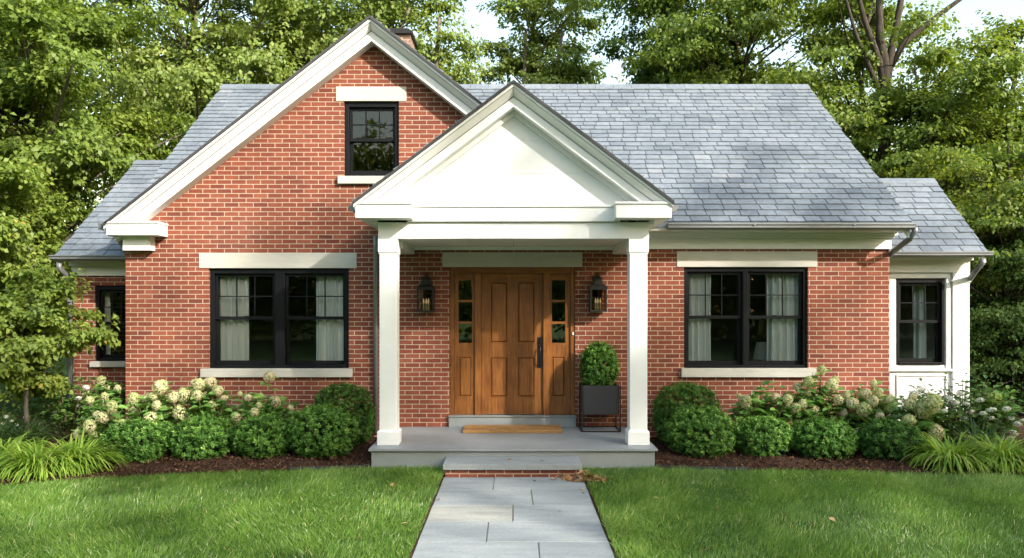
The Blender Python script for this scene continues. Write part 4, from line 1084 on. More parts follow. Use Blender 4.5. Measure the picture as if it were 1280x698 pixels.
# ------------------------------------------------------------------ PLANTS
def boxwood_mesh(rx, ry, h, seed, n=9500, leaf=.034, ragged=.05, shape=2.3, tone=0.0):
    """clipped mound: leaves set at all depths of a lumpy shell"""
    rng = np.random.default_rng(seed)
    d = rand_unit(rng, n); d[:, 2] = d[:, 2] * 1.0
    zc = h * .48
    lump = np.zeros(n); 
    for i in range(26):
        c = nrm(rng.normal(size=3)); lump += rng.uniform(-1, 1) * np.exp(-np.sum((d - c) ** 2, 1) / .09)
    f = 1 + ragged * lump + rng.normal(0, .022, n)
    s = (np.abs(d[:, 0]) ** shape + np.abs(d[:, 1]) ** shape + np.abs(d[:, 2]) ** shape) ** (-1 / shape)
    # sprigs: short shoots that leave the mound up and outward, each with its own leaves
    per = 15; ns = n // per; dep = rng.choice([1, .86, .72], ns, p=[.62, .26, .12]) * rng.uniform(.93, 1.03, ns)
    d, s, f, lump = d[:ns], s[:ns], f[:ns], lump[:ns]
    B = d * (s * f * dep)[:, None] * np.array([rx, ry, h * .52]) + np.array([0, 0, zc])
    ax = nrm(d * .75 + np.array([0, 0, .75]) + rng.normal(size=(ns, 3)) * .32); sl = leaf * rng.uniform(1.2, 2.2, ns); stray = rng.random(ns) < .05; sl = sl * (1 + 1.3 * stray)
    B = B - ax * (sl * np.where(stray, .35, .75))[:, None]
    st = np.clip(.42 + tone + .16 * lump + rng.normal(0, .17, ns) + .10 * d[:, 2] - 1.2 * (1 - dep), 0, 1)  # lit tops and shaded depths put into the leaf tone, plus random variation
    q = np.repeat(np.arange(ns), per); t = np.tile((np.arange(per) + .5) / per, ns)
    ph = rng.uniform(0, 6.28, ns)[q] + np.tile(np.arange(per) * 2.4, ns)
    e1 = nrm(np.cross(ax, rng.normal(size=(ns, 3)))); e2 = np.cross(ax, e1)
    side = e1[q] * np.cos(ph)[:, None] + e2[q] * np.sin(ph)[:, None]
    Pp = B[q] + ax[q] * (sl[q] * t)[:, None] + side * .004; Pp[:, 2] = np.maximum(Pp[:, 2], .012)
    D = side * .85 + ax[q] * (.5 + .5 * t)[:, None]
    Nn = nrm(ax[q] - side * .35 + rng.normal(size=(len(q), 3)) * .3)
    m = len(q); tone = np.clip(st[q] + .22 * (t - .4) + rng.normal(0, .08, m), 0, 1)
    V, Q, r_ = leaves(Pp, Nn, D, leaf * rng.uniform(.7, 1.25, m), leaf * rng.uniform(.42, .6, m), tone, .2)
    return mesh_np('foliage', V, Q, r_)
def twigs_mesh(rx, h, seed):
    rng = random.Random(seed); m = MB()
    for i in range(14):
        a = rng.uniform(0, 2 * PI); r = rng.uniform(.3, .85) * rx; z = rng.uniform(.4, .85) * h
        m.tube([(0.02 * math.cos(a), .02 * math.sin(a), 0), (r * .35 * math.cos(a), r * .35 * math.sin(a), z * .45), (r * math.cos(a), r * math.sin(a), z)], [.014, .010, .004], 5)
    return m
def boxwood(xp, yb_px, w_px, top_px, label, seed, dark=False, zg=0.0, Yc=None, leaf=.031, ragged=.06, tone=0.0, shape=2.3, ryf=.95):
    Yf = G(yb_px, zg); rx = None
    Yc = Yc or Yf + .33
    rx = w_px / 2 / F * Yc * .97; h = (Z(top_px, Yc) - zg) * 1.03
    r = empty('boxwood', (X(xp, Yc), Yc, zg), label, 'shrub', 'boxwood balls along the house')
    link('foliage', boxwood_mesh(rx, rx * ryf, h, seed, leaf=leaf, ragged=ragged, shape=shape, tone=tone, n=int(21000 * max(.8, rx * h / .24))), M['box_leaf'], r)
    twigs_mesh(rx, h, seed).build('twigs', M['stem'], r, local=True)
    return r
boxwood(171, 583, 79, 528, 'low loose boxwood ball beside the lime grass clump on the left', 31, ragged=.08, leaf=.034)
boxwood(253, 579, 76, 524, 'low boxwood ball below the left end of the left window', 32, ragged=.07, leaf=.034)
boxwood(329, 577, 76, 522, 'low boxwood ball below the middle of the left window', 33, ragged=.07, leaf=.034)
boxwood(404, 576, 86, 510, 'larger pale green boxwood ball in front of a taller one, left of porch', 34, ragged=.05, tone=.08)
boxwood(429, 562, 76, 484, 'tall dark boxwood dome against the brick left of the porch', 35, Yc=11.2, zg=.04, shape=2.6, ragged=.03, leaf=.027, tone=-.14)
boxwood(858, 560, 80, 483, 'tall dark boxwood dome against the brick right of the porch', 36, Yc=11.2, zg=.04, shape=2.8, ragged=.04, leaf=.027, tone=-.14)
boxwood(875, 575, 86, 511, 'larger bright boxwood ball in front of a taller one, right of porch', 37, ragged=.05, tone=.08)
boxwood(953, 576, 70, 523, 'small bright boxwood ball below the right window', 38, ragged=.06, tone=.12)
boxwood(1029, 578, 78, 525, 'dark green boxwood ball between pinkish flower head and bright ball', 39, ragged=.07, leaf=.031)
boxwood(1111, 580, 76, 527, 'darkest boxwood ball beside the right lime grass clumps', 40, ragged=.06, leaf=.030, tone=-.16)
r = empty('potted_boxwood', (X(749, 11.5), 11.52, DZ + .60), 'egg shaped clipped boxwood growing in the black planter', 'shrub')
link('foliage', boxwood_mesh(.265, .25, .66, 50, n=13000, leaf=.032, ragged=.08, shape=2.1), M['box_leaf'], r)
twigs_mesh(.24, .6, 50).build('twigs', M['stem'], r, local=True)

def bloom_mesh(seed, r=.1, cone=1.2, n=380, fl=.023, tone=.5):
    rng = np.random.default_rng(seed); d = rand_unit(rng, n)
    prof = 1 - .25 * np.clip(d[:, 2], 0, 1)
    lum = 1 + .07 * np.sin(d[:, 0] * 5 + seed) * np.cos(d[:, 2] * 4 + d[:, 1] * 5)
    Pp = d * np.array([r, r, r * cone]) * (prof * lum * rng.uniform(.86, 1.04, n))[:, None]
    Vs, Qs, Rs = [], [], []; off = 0
    a0 = rng.uniform(0, 2 * PI, n); ref = nrm(np.cross(d, rng.normal(size=(n, 3)))); ref2 = np.cross(d, ref)
    t = np.clip(tone + .18 * d[:, 2] * -1 + rng.normal(0, .17, n), 0, 1)
    for k in range(4):
        a = a0 + k * PI / 2; D = ref * np.cos(a)[:, None] + ref2 * np.sin(a)[:, None]
        V, Q, R = leaves(Pp, nrm(d + rng.normal(size=(n, 3)) * .25), D + d * .25, fl * .62 * rng.uniform(.8, 1.2, n), fl * .62, t, .1)
        Vs.append(V); Qs.append(Q + off); Rs.append(R); off += len(V)
    return mesh_np('flower_head', np.concatenate(Vs), np.concatenate(Qs), np.concatenate(Rs))
BLOOMS = [bloom_mesh(60 + i, tone=t) for i, t in enumerate((.30, .42, .5, .58, .72))]
BW = [bloom_mesh(70 + i, r=.085, cone=.55, n=150, tone=.6) for i in range(2)]
BG = [bloom_mesh(75, r=.11, cone=.8, n=230, tone=.5)]

def hydrangea(base, blooms, label, seed, n_stem=16, spread=.5, height=.85, leaf=.13, mat='hyd_leaf', extra=None, nl=9, flmat='flower', fmesh=None, name='hydrangea', cat='shrub', group='hydrangea bushes in the beds', fine=True):
    n_stem = int(n_stem * (2.1 if fmesh is None else 1.25)); leaf *= 1.25
    """stems fan from the base to the given flower positions and to leafy tips"""
    rng = np.random.default_rng(seed); rd = random.Random(seed)
    root = empty(name, base, label, cat, group)
    bx_, by_, bz_ = base
    tips = [(np.array(b[:3]) - np.array(base), b[3] if len(b) > 3 else 1.0) for b in blooms]
    lt_ = []
    for i in range(n_stem):
        a = rng.uniform(0, 2 * PI); rr_ = spread * 1.08 * math.sqrt(rng.random()); lt_.append(np.array([rr_ * math.cos(a), rr_ * math.sin(a) * .6, height * 1.12 * (1 - .38 * (rr_ / spread) ** 2) * rng.uniform(.70, 1.02)]))
    if fmesh is None:
        tips = tips + [(t_ + np.array([0, -.04, .05]), rd.uniform(.5, .85)) for t_ in lt_[::4] if t_[1] < .12]
    sm = MB(); Pl, Nl, Dl, Ll = [], [], [], []
    for tip in [t_[0] for t_ in tips] + lt_:
        b0 = np.array([tip[0] * .15, tip[1] * .15, 0.0]); mid = b0 * .5 + tip * .5 + np.array([-tip[0] * .12, 0, tip[2] * .08])
        pts = []
        for t_ in (0, .33, .66, 1.0): pts.append((1 - t_) ** 2 * b0 + 2 * t_ * (1 - t_) * mid + t_ ** 2 * tip)
        sm.tube([tuple(p) for p in pts], [.008, .007, .006, .004], 5)
        for k in range(nl):
            t_ = .35 + .65 * (k + rng.random()) / nl; p = (1 - t_) ** 2 * b0 + 2 * t_ * (1 - t_) * mid + t_ ** 2 * tip
            a = k * 2.4 + rng.uniform(-.5, .5); D = np.array([math.cos(a), math.sin(a), rng.uniform(.0, .55)])
            Pl.append(p + D * .03 + rng.normal(0, .012, 3)); Dl.append(D + rng.normal(0, .15, 3)); Nl.append(np.array([-D[0] * .35, -D[1] * .35 - .15, 1.0]) + rng.normal(0, .22, 3)); Ll.append(leaf * rng.uniform(.65, 1.2) * (1.1 - .25 * t_))
    Pl, Nl, Dl, Ll = np.array(Pl), nrm(np.array(Nl)), np.array(Dl), np.array(Ll)
    V, Q, R = leaves(Pl, Nl, Dl, Ll, Ll * rng.uniform(.52, .72, len(Ll)), np.clip(rng.normal(.45, .22, len(Ll)), 0, 1), .16, fine=fine, droop=.22)
    link('foliage', mesh_np('foliage', V, Q, R), M[mat], root)
    sm.build('stems', M['stem'], root, local=True)
    for (tip, sc) in tips:
        ms = fmesh or BLOOMS; me = rd.choice(ms)
        o = link('flower_head', me, M[flmat], root); o.location = tuple(tip); s = .88 * sc * rd.uniform(.85, 1.12)
        o.scale = (s, s, s * rd.uniform(.9, 1.2)); o.rotation_euler = (rd.uniform(-.5, .35), rd.uniform(-.5, .5), rd.uniform(0, 6.28))
    return root
def bl(lst, Y, sc=1.0): return [(X(a, Y + (k % 3) * .08), Y + (k % 3) * .08, Z(b, Y + (k % 3) * .08), sc * (c if c else 1)) for k, (a, b, c) in enumerate([(q + (None,))[:3] if len(q) < 3 else q for q in lst])]
hydrangea((X(125, 10.9), 10.95, .03), bl([(140, 507), (128, 521), (142, 519, .8), (112, 532), (97, 542, .8), (116, 543, .7), (152, 530, .7)], 10.55, .95), 'hydrangea with cream heads between small tree and brick corner', 81, 9, .38, .62)
hydrangea((X(190, 11.0), 11.05, .05), bl([(200, 483, 1.1), (167, 498, 1.1), (187, 498), (217, 496), (229, 493), (168, 512), (189, 523, 1.05), (224, 515, .95), (206, 507, .8)], 10.85), 'fullest cream flowered hydrangea at the left brick corner', 82, 14, .45, .75)
hydrangea((X(262, 11.05), 11.1, .05), bl([(249, 480, 1.15), (264, 478, .8), (257, 493, .8), (273, 488, .8), (241, 490, .8), (280, 497, .7), (264, 507, .7), (217, 539, .6)], 10.95), 'hydrangea with greenish heads under the left end of left window', 83, 16, .45, .85)
hydrangea((X(330, 11.05), 11.1, .05), bl([(337, 471, .95), (345, 502, .9), (318, 500, .7), (310, 497, .7), (330, 512, .7), (293, 536, .65), (300, 492, .5)], 10.95, .9), 'loose hydrangea with one tall stem before the left window sill', 84, 16, .42, .72)
hydrangea((X(955, 11.05), 11.1, .05), bl([(932, 502, .9), (970, 497, .8), (986, 505, 1.0), (981, 535, .75), (928, 531, .6), (975, 513, .7)], 10.95, .95), 'hydrangea with tan heads below the left part of right window', 85, 18, .45, .82)
hydrangea((X(1022, 11.05), 11.1, .05), bl([(1040, 481, 1.05), (1017, 514, 1.0), (1056, 518, .85), (1048, 500, .8), (996, 530, .85), (1009, 492, .6), (1003, 505, .7)], 10.9), 'tallest hydrangea below the right end of right window', 86, 20, .45, .92)
hydrangea((X(1082, 11.05), 11.1, .05), bl([(1080, 511, 1.05), (1066, 504, .9), (1082, 492, .8), (1092, 501, .8), (1074, 545, 1.15), (1110, 512, .6), (1100, 520, .6)], 10.75), 'hydrangea with one low pinkish head near the right brick corner', 87, 18, .42, .78)
hydrangea((X(1152, 10.8), 10.85, .03), bl([(1166, 503, 1.35), (1154, 510, 1.2), (1137, 505, 1.0), (1136, 525, 1.0), (1170, 540, 1.0)], 10.5), 'hydrangea with large buff heads before the white bay', 88, 15, .42, .7, leaf=.15)
hydrangea((X(1244, 11.0), 11.05, .03), bl([(1242, 497, 1.0), (1218, 512, .5)], 10.9), 'upright hydrangea with one lime green head at right end', 89, 13, .35, .80, leaf=.16, flmat='flower_green', fmesh=BG)
vb = [(1179, 514), (1194, 503), (1214, 515), (1229, 517), (1237, 523), (1246, 526), (1258, 511), (1263, 523), (1267, 541), (1249, 549), (1208, 505), (1225, 500), (1186, 498), (1200, 492), (1235, 533), (1272, 530), (1278, 526), (1252, 535), (1240, 512), (1262, 548), (1205, 523), (1172, 496), (1143, 492), (1158, 493), (1151, 486)]
hydrangea((X(1205, 11.1), 11.15, .03), bl(vb, 10.72, .75), 'spreading white flowered shrub at the foot of the white bay', 90, 60, .95, .92, leaf=.085, mat='shrub_leaf', nl=12, flmat='flower_white', fmesh=BW, name='flowering_shrub', cat='flower bush', group=None)
hydrangea((X(85, 11.6), 11.7, .03), bl([(62, 490, 1.0), (75, 487, .8), (100, 508, .7), (108, 484, .7), (70, 516, .6), (47, 530, .5), (98, 498, .6)], 11.4, .9), 'dark leafy shrub with flat white heads behind the small tree', 91, 46, .75, .9, leaf=.10, mat='shrub_leaf', nl=11, flmat='flower_white', fmesh=BW, name='flowering_shrub', cat='flower bush', group=None)
hydrangea((X(140, 12.0), 12.05, .03), [], 'dark green shrub against the low brick addition', 92, 40, .5, .75, leaf=.12, mat='shrub_leaf', nl=11, name='leafy_shrub', group=None)

def clump(base, n, ln_, wd, label, seed, mat, name, cat, group=None, arch=(1.0, .28), H=1.0, spread=.16):
    rng = np.random.default_rng(seed)
    a = rng.uniform(0, 2 * PI, n); r0 = spread * np.sqrt(rng.random(n))
    a2 = a + rng.normal(0, .45, n); D = np.stack([np.cos(a2), np.sin(a2), np.zeros(n)], 1); S = np.stack([-D[:, 1], D[:, 0], np.zeros(n)], 1)
    Ls = ln_ * rng.uniform(.65, 1.2, n); Ws = wd * rng.uniform(.7, 1.2, n); seg = 8
    e0 = np.radians(np.clip(rng.normal(68, 15, n), 20, 90)); bend = np.radians(np.clip(rng.normal(124, 24, n) * arch[0], 25, 165))
    c = np.stack([r0 * np.cos(a), r0 * np.sin(a), np.zeros(n)], 1); rows_ = []; kink = rng.normal(0, .25, n)
    for i in range(seg + 1):
        t = i / seg; w = Ws * (0.6 + .8 * t - 1.36 * t ** 2.4); w = np.maximum(w, Ws * .04)
        rows_ += [c - S * w[:, None] * .5, c + S * w[:, None] * .5]
        el = e0 - bend * ((t + .5 / seg) ** 1.25)
        c = c + (D * np.cos(el)[:, None] + S * (np.sin(kink) * t * .5)[:, None] + np.array([0, 0, H]) * np.sin(el)[:, None]) * (Ls / seg)[:, None]
        c[:, 2] = np.maximum(c[:, 2], .012 + .03 * rng.random(n) * (i > 3))
    Vr = np.stack(rows_, 1); m = 2 * (seg + 1); k = np.arange(n)[:, None] * m
    Q = np.concatenate([k + np.array([[2 * i, 2 * i + 1, 2 * i + 3, 2 * i + 2]]) for i in range(seg)], 0)
    rn = np.clip(rng.normal(.5, .24, n), 0, 1); R = np.repeat(rn, m)
    o = link(name, mesh_np(name, Vr.reshape(-1, 3), Q, R, smooth=True), M[mat]); o.location = base
    return tag(o, label, cat, group)
gl = 'lime grass clumps at the bed ends'
clump((X(92, 9.75), 9.75, -.02), 596, .60, .030, 'arching lime green grass clump beside the left boxwood row', 101, 'lime_grass', 'ornamental_grass', 'grass clump', gl)
clump((X(48, 9.5), 9.5, -.02), 553, .60, .030, 'arching lime grass clump in front of the small tree trunk', 102, 'lime_grass', 'ornamental_grass', 'grass clump', gl)
clump((X(2, 9.9), 9.9, -.02), 495, .58, .030, 'arching lime grass clump at the left end of the bed', 103, 'lime_grass', 'ornamental_grass', 'grass clump', gl)
clump((X(1188, 9.95), 9.95, -.02), 582, .58, .030, 'arching lime grass clump next to the darkest boxwood ball', 104, 'lime_grass', 'ornamental_grass', 'grass clump', gl)
clump((X(1252, 9.9), 9.9, -.02), 596, .60, .030, 'arching lime grass clump at the right end of the bed', 105, 'lime_grass', 'ornamental_grass', 'grass clump', gl)
clump((X(1226, 10.45), 10.45, .0), 160, .55, .022, 'upright strap leaved clump behind the right lime grass', 106, 'daylily', 'daylily', 'plant', None, (.6, .2), 1.15)
clump((X(28, 10.9), 10.9, .02), 260, .62, .02, 'dark strap leaved clump behind the small tree trunk', 107, 'daylily', 'daylily', 'plant', None, (.8, .25), 1.1)
clump((X(-8, 10.7), 10.7, .02), 260, .66, .02, 'dark strap leaved clump at the left picture edge', 108, 'daylily', 'daylily', 'plant', None, (.8, .25), 1.1)
hydrangea((X(12, 11.3), 11.35, .02), bl([(8, 521, .5), (14, 526, .45), (33, 522, .45), (4, 530, .45), (22, 531, .4)], 11.0, 1.0), 'small plant with red and pink flowers at the left edge', 109, 14, .35, .55, leaf=.07, flmat='flower_pink', fmesh=BW, mat='shrub_leaf', name='flowering_plant', cat='flower', group=None)

# ------------------------------------------------------------------ TREES
def tree(name, label, x, y, h, zc, rx, rz, seed, mat='maple_leaf', bark='bark', nc=80, nl=420, leaf=.13, tr=.2, cr=.9, flat=.5, forks=None, group='trees behind the house', ry=None, lean=(0, 0), fill=2.2, zmin=None, fine=False, base=0.0, tone=.0, zlimb=.16):
    """tapered trunk, limbs to every leaf clump, and a crown of separate leaf blades"""
    if not fine and group != 'unseen trees added to dapple the house': leaf *= .88; nl = int(nl * 1.3)
    rng = np.random.default_rng(seed); ry = ry or rx
    root = empty(name, (x, y, base), label, 'tree', group)
    tm = MB()
    tp = [np.array([lean[0] * t * h + rng.normal(0, .012 * h) * (t > 0) * t, lean[1] * t * h + rng.normal(0, .012 * h) * (t > 0) * t, t * h * .92]) for t in np.linspace(0, 1, 9)]
    tm.tube([tuple(p) for p in tp], [tr * (1.25 if i == 0 else 1) * (1 - .86 * i / 8) for i in range(9)], 9)
    tz = [p[2] for p in tp]
    def trunk_at(z): return np.array([np.interp(z, tz, [p[k] for p in tp]) for k in range(3)])
    cen = []
    cc_ = np.array([lean[0] * zc, lean[1] * zc, zc])
    while len(cen) < nc:
        d = nrm(rng.normal(size=3)); r_ = rng.random() ** (1 / fill)
        p = cc_ + d * r_ * np.array([rx, ry, rz]) * (1 + .16 * math.sin(3 * math.atan2(d[1], d[0]) + seed) + .1 * math.sin(5 * d[2] + seed))
        if p[2] < (zmin if zmin is not None else .12 * h): continue
        cen.append(p)
    Ps, Ns, Ds, Rs = [], [], [], []
    for i, c in enumerate(cen):
        hd = math.hypot(c[0] - cc_[0], c[1] - cc_[1]); zb = min(max(c[2] - .55 * hd - .3, zlimb * h), .88 * h)
        a = trunk_at(zb); mid = a * .45 + c * .55 + np.array([0, 0, .10 * hd]) + rng.normal(0, .06 * hd + .02, 3)
        r0 = tr * (1 - .86 * zb / (h * .92)) * rng.uniform(.25, .5)
        pts = [(1 - t) ** 2 * a + 2 * t * (1 - t) * mid + t ** 2 * c for t in (0, .25, .5, .75, 1)]
        tm.tube([tuple(p) for p in pts], [r0, r0 * .8, r0 * .6, r0 * .42, r0 * .2], 5)
        k = int(nl * rng.uniform(.6, 1.35)); s = cr * rng.uniform(.65, 1.3)
        # leaves sit along small twigs that radiate from the clump
        nt_ = max(5, k // 16); ta = rng.uniform(0, 2 * PI, nt_); tl = s * np.sqrt(rng.uniform(.12, 1, nt_)); te = rng.normal(.05, .38, nt_) * flat * 1.6
        td = np.stack([np.cos(ta), np.sin(ta), te], 1)
        w = rng.integers(0, nt_, k); u = rng.random(k) ** .6
        out = td[w] * (tl[w] * u)[:, None]; out[:, 2] -= .25 * s * flat * u ** 2
        p = c + out + rng.normal(0, .055 * s + .02, (k, 3)) * np.array([1, 1, .8])
        nn = nrm(np.array([0, 0, .6]) + nrm(out) * .4 + nrm(c - cc_ + 1e-6) * .45 + rng.normal(size=(k, 3)) * .5)
        dd = td[w] * .7 + rng.normal(size=(k, 3)) * .6 + np.array([0, 0, -.35])
        Ps.append(p); Ns.append(nn); Ds.append(dd); Rs.append(np.clip(.42 + tone + rng.normal(0, .09) + rng.normal(0, .17, k), 0, 1))
    Pp, Nn, D, R = map(np.concatenate, (Ps, Ns, Ds, Rs)); n = len(Pp)
    V, Q, R2 = leaves(Pp, Nn, D, leaf * rng.uniform(.65, 1.3, n), leaf * rng.uniform(.55, .85, n), R, .16, fine=fine, droop=.15)
    if forks:
        for f in forks: tm.tube([tuple(q[:3]) for q in f], [q[3] for q in f], 8)
    tm.build('trunk', M[bark], root, local=True, smooth=True)
    link('crown', mesh_np('crown', V, Q, R2), M[mat], root)
    return root
def tx(px, Y): return X(px, Y)
# left side
tree('maple_tree', 'large sunlit maple filling the left edge beside the house', tx(40, 17.5), 17.5, 11, 5.6, 3.4, 5.2, 201, 'maple_leaf', nc=150, nl=420, leaf=.13, cr=.95, tr=.24, flat=.45, zmin=.6)
tree('maple_tree', 'maple with visible grey trunk above the left slate roof', tx(246, 23), 23, 16, 9.0, 4.2, 6.3, 202, 'pale_leaf', nc=125, nl=430, leaf=.145, cr=1.15, tr=.22, zmin=4.2)
tree('maple_tree', 'tall maple in the upper left corner behind the large one', tx(-10, 24), 24, 17, 9.8, 5.0, 7.0, 203, 'maple_leaf', nc=120, nl=430, leaf=.15, cr=1.3, tr=.26, tone=-.05)
tree('maple_tree', 'leafy tree behind the gable left of the chimney', tx(385, 25), 25, 15.5, 9.2, 3.9, 6.0, 204, 'pale_leaf', nc=100, nl=400, leaf=.15, cr=1.15, tr=.2)
tree('woodland_tree', 'open tree with bare leaning limb behind the chimney', tx(498, 24), 24, 15, 9.4, 2.7, 5.4, 205, 'pale_leaf', nc=62, nl=300, leaf=.14, cr=1.0, tr=.2,
     forks=[[(0, 0, 5.0, .12), (.7, -.5, 7.2, .10), (1.2, -1.0, 8.6, .08), (1.35, -1.2, 10.2, .05)], [(0, 0, 6.5, .09), (-.2, -1, 9, .06), (.5, -1.2, 10.5, .04)]])
tree('woodland_tree', 'pale green tree between two sky gaps above the portico', tx(668, 27), 27, 16.5, 9.6, 2.1, 6.4, 206, 'pale_leaf', nc=84, nl=300, leaf=.15, cr=.9, tr=.2, tone=.05,
     forks=[[(0, 0, 4.5, .13), (.45, -.6, 8, .09), (.9, -.8, 11, .05)], [(0, 0, 4.5, .12), (-.4, -.7, 8, .08), (-.3, -.9, 11, .05)]])
tree('woodland_tree', 'dark dense tree right of the sky gap above the roof', tx(826, 24), 24, 16.5, 9.6, 2.1, 6.6, 207, 'dark_leaf', nc=85, nl=430, leaf=.14, cr=1.1, tr=.24)
tree('woodland_tree', 'sunlit tree with dark limb above the right roof ridge', tx(915, 22.5), 22.5, 15.5, 9.0, 2.9, 5.8, 208, 'maple_leaf', nc=95, nl=420, leaf=.135, cr=1.0, tr=.2, bark='bark_dark',
     forks=[[(.1, -.6, 4.6, .12), (.9, -1.0, 6.3, .09), (1.5, -1.2, 7.4, .06), (2.2, -1.2, 8.6, .03)]])
tree('oak_tree', 'tall tree with pale forked trunk right of the roof peak', tx(1083, 20.5), 20.5, 14, 8.6, 2.5, 5.4, 209, 'maple_leaf', nc=62, nl=400, leaf=.125, cr=.95, tr=.15, zmin=2.0, bark='bark_dark',
     forks=[[(0, -.6, 3.0, .19), (.02, -.9, 5.2, .17), (.03, -1.0, 7.2, .15), (0, -1.0, 7.9, .13), (-.12, -1.02, 8.5, .10), (-.2, -1.1, 10.6, .05)],
            [(.02, -1.0, 7.0, .10), (-.12, -1.03, 7.9, .085), (-.5, -1.05, 8.9, .065), (-.95, -1.1, 10.6, .03)], [(.03, -1.0, 7.2, .11), (.12, -1.02, 8.0, .10), (.34, -1.05, 9.2, .08), (.6, -1.1, 11, .04)],
            [(.08, -1.0, 7.7, .085), (.45, -1.1, 8.4, .075), (1.2, -1.2, 9.0, .06), (2.3, -1.3, 9.8, .035), (3.0, -1.3, 10.5, .02)], [(0, -1.0, 6.9, .075), (-.35, -1.05, 7.7, .06), (-.75, -1.1, 8.6, .045), (-1.2, -1.2, 10.0, .03)]])
tree('maple_tree', 'yellowing maple rising at the upper right edge', tx(1262, 19.5), 19.5, 9.4, 5.5, 2.6, 3.3, 210, 'yellow_leaf', nc=92, nl=420, leaf=.125, cr=.9, tr=.18, tone=-.05, bark='bark_dark')
tree('dogwood_tree', 'layered dogwood arching beside the right side bay', tx(1262, 15.6), 15.6, 5.6, 3.7, 2.1, 1.6, 211, 'yellow_leaf', nc=62, nl=320, leaf=.10, cr=.8, tr=.11, flat=.22, bark='bark_dark', zmin=2.0, tone=-.1)
tree('evergreen_tree', 'dark hemlock standing behind the white bay', tx(1275, 14.4), 14.4, 4.2, 1.7, 1.35, 1.7, 212, 'hemlock', nc=90, nl=420, leaf=.075, cr=.55, tr=.09, flat=.3, bark='bark_dark', zmin=.15)
tree('woodland_tree', 'mid height leafy tree filling the gap right of main roof', tx(1150, 19), 19, 8.5, 4.6, 2.4, 3.6, 213, 'maple_leaf', nc=80, nl=400, leaf=.12, cr=.85, tr=.14, zmin=.6, bark='bark_dark')
tree('woodland_tree', 'shaded tree at far right beyond the dogwood', tx(1390, 20), 20, 9.5, 5.0, 2.8, 4.0, 214, 'dark_leaf', nc=95, nl=400, leaf=.14, cr=1.0, tr=.2, zmin=.8)
tree('small_tree', 'small young tree with slim trunk in the left bed', tx(34, 11.0), 11.0, 2.65, 1.62, .80, .84, 215, 'maple_leaf', nc=70, nl=180, leaf=.066, cr=.31, tr=.036, flat=.4, fine=True, zmin=.72, group=None, tone=.05, zlimb=.34)
tree('understory_tree', 'bushy understory tree left of the low addition', tx(-20, 14.5), 14.5, 5.2, 2.6, 2.0, 2.5, 216, 'maple_leaf', nc=85, nl=380, leaf=.11, cr=.75, tr=.10, zmin=.3, tone=.08)
tree('understory_tree', 'shaded leafy sapling beyond the evergreen at right', tx(1340, 16), 16, 5, 2.4, 1.8, 2.3, 217, 'dark_leaf', nc=70, nl=380, leaf=.11, cr=.7, tr=.1, zmin=.2)

for k_, (x_, y_, h_) in enumerate(((8.5, -6.0, 17), (13.0, -4.5, 18.5), (17.5, -4.0, 18.5), (22.0, -5.5, 17.5))):  # unseen trees added out of frame to dapple the sun on house and lawn
    tree('added_shade_tree', ('thin crowned unseen tree added for dapple, nearest the path', 'tall unseen tree added to shade the porch', 'tall unseen tree added to shade the right window', 'unseen tree added for dapple, farthest to the right')[k_], x_, y_, h_, 12.3, 4.3, 5.2, 230 + k_, 'maple_leaf', nc=(22, 40, 38, 26)[k_], nl=(170, 215, 210, 190)[k_], leaf=.16, cr=1.2, tr=.22, zmin=6.5, group='unseen trees added to dapple the house')

for k_, (p_, y_, h_, lab_) in enumerate(((590, 31, 10.8, 'low leafy tree far behind the ridge under the left sky gap'), (742, 30, 11.6, 'low leafy tree far behind the ridge under the middle sky gap'), (985, 30, 10.5, 'low leafy tree far behind the right end of the main ridge'), (470, 32, 12.0, 'leafy tree far behind the chimney'))):
    tree('woodland_tree', lab_, tx(p_, y_), y_, h_, h_ * .60, 2.9, h_ * .40, 240 + k_, ('pale_leaf', 'maple_leaf')[k_ % 2], nc=100, nl=330, leaf=.16, cr=1.1, tr=.17)

def woodland(label, pts, seed, n, leaf, mat):
    rng = np.random.default_rng(seed); Ps = []
    for (x, y, zc, rx, ry, rz, k) in pts:
        d = rand_unit(rng, k); r_ = rng.random(k) ** .4
        lump = 1 + .25 * np.sin(d[:, 0] * 9 + x) * np.sin(d[:, 2] * 8 + y)
        Ps.append(np.array([x, y, zc]) + d * (r_ * lump)[:, None] * np.array([rx, ry, rz]))
    Pp = np.concatenate(Ps); Pp = Pp[Pp[:, 2] > .1]; k = len(Pp)
    Nn = nrm(rng.normal(size=(k, 3)) * .5 + np.array([0, -.2, .8])); D = rng.normal(size=(k, 3))
    V, Q, R = leaves(Pp, Nn, D, leaf * rng.uniform(.6, 1.4, k), leaf * rng.uniform(.5, .8, k), np.clip(rng.normal(.4, .2, k), 0, 1), .16)
    o = link('distant_woodland', mesh_np('distant_woodland', V, Q, R), M[mat]); tag(o, label, 'woodland', kind='stuff')
rg = np.random.default_rng(5)
woodland('far mass of woodland closing the view behind the trees', [(x + rg.uniform(-1, 1), 36 + rg.uniform(-2, 4), rg.uniform(3.2, 4.2), 4.5, 3, rg.uniform(4.2, 5.6), 7000) for x in np.arange(-34, 35, 5.0)], 5, 0, .24, 'dark_leaf')
woodland('mass of trees across the lawn behind the viewer', [(x, -24 + rg.uniform(-3, 3), rg.uniform(5, 6), 4.5, 4, rg.uniform(5.5, 7.5), 12000) for x in np.arange(-36, 62, 4.0)], 6, 0, .36, 'maple_leaf')

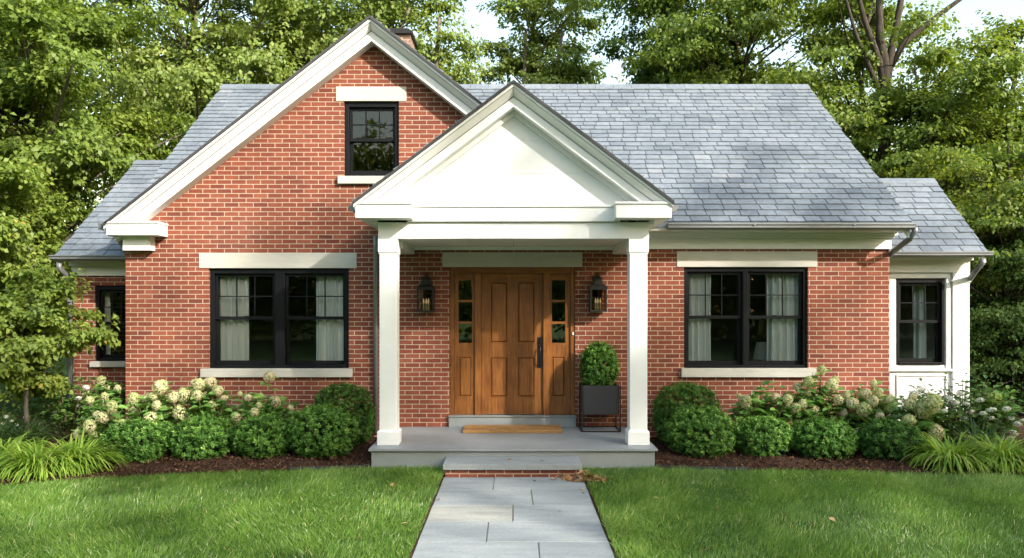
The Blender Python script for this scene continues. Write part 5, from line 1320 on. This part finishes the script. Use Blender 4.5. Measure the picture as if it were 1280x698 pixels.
# ------------------------------------------------------------------ FALLEN LEAVES
def dry_leaf(seed):
    rng = random.Random(seed); m = MB()
    pts = [(0, -.5), (.22, -.25), (.42, -.28), (.33, .0), (.46, .16), (.2, .2), (0, .55), (-.2, .2), (-.46, .14), (-.33, -.02), (-.42, -.3), (-.2, -.26)]
    cu = rng.uniform(.2, .7)
    vs = [(0, 0, 0)] + [(x * .075, y * .075, .075 * (cu * (x * x * 1.6 + .35 * y * y) + rng.uniform(-.04, .06))) for x, y in pts]
    fs = [(0, i, i % 12 + 1) for i in range(1, 13)]
    m.add(vs, fs, rng.random())
    return m
proto = [dry_leaf(i) for i in range(6)]
pm = []
for i, p in enumerate(proto):
    me = bpy.data.meshes.new('fallen_leaf'); me.from_pydata(p.v, [], p.f); at = me.attributes.new('rnd', 'FLOAT', 'POINT'); at.data.foreach_set('value', np.array(p.a, dtype=np.float32)); me.materials.append(M['dry_leaf']); pm.append(me)
for i, me in enumerate(pm):
    tone_ = (.25, .5, .7, .8, .9, 1.0)[i]; me.attributes['rnd'].data.foreach_set('value', np.full(13, tone_, dtype=np.float32))
rl = random.Random(77)
def fall(x, y, z, label, group, s=1.0, tilt=.35):
    o = bpy.data.objects.new('fallen_leaf', rl.choice(pm)); C.objects.link(o); o.location = (x, y, z + .006)
    o.rotation_euler = (rl.uniform(-tilt, tilt), rl.uniform(-tilt, tilt), rl.uniform(0, 6.28)); k = s * rl.uniform(.75, 1.25); o.scale = (k, k, k)
    tag(o, label, 'leaf', group)
for i in range(64):
    a = rl.gauss(0, 1); b = rl.gauss(0, 1)
    x, y = .83 + a * .13, 9.36 + b * .07
    fall(x, y, -.035 + max(0, .05 - .05 * (a * a + b * b)) * rl.random() * 2.2, 'dry brown leaf in the pile at the right end of the step', 'pile of dry leaves by the step', 1.25, 1.0)
for px, py in ((650, 600), (677, 601), (690, 600), (548, 626), (727, 613), (730, 617), (700, 640), (668, 602)): fall(X(px, G(py, -.04)), G(py, -.04), -.036, 'lone curled brown leaf lying on the bluestone path', 'leaves on the path', .7)
for px, py in ((491, 611), (560, 592), (460, 640), (505, 660)): fall(X(px, G(py, -.02)), G(py, -.02), .015, 'tan leaf lying on the grass left of the path', 'leaves on the left lawn', .8)
for px, py in ((803, 612), (826, 606), (832, 604), (820, 627), (760, 605), (752, 598), (882, 694), (772, 671), (900, 640), (1040, 655)): fall(X(px, G(py, -.02)), G(py, -.02), .015, 'tan leaf lying on the grass right of the path', 'leaves on the right lawn', .8)
for px, py in ((678, 575), (637, 574)): fall(X(px, 9.75), 9.75 if px < 650 else 9.68, .112, 'dry leaf resting on top of the entry step', 'leaves on the step', .8)
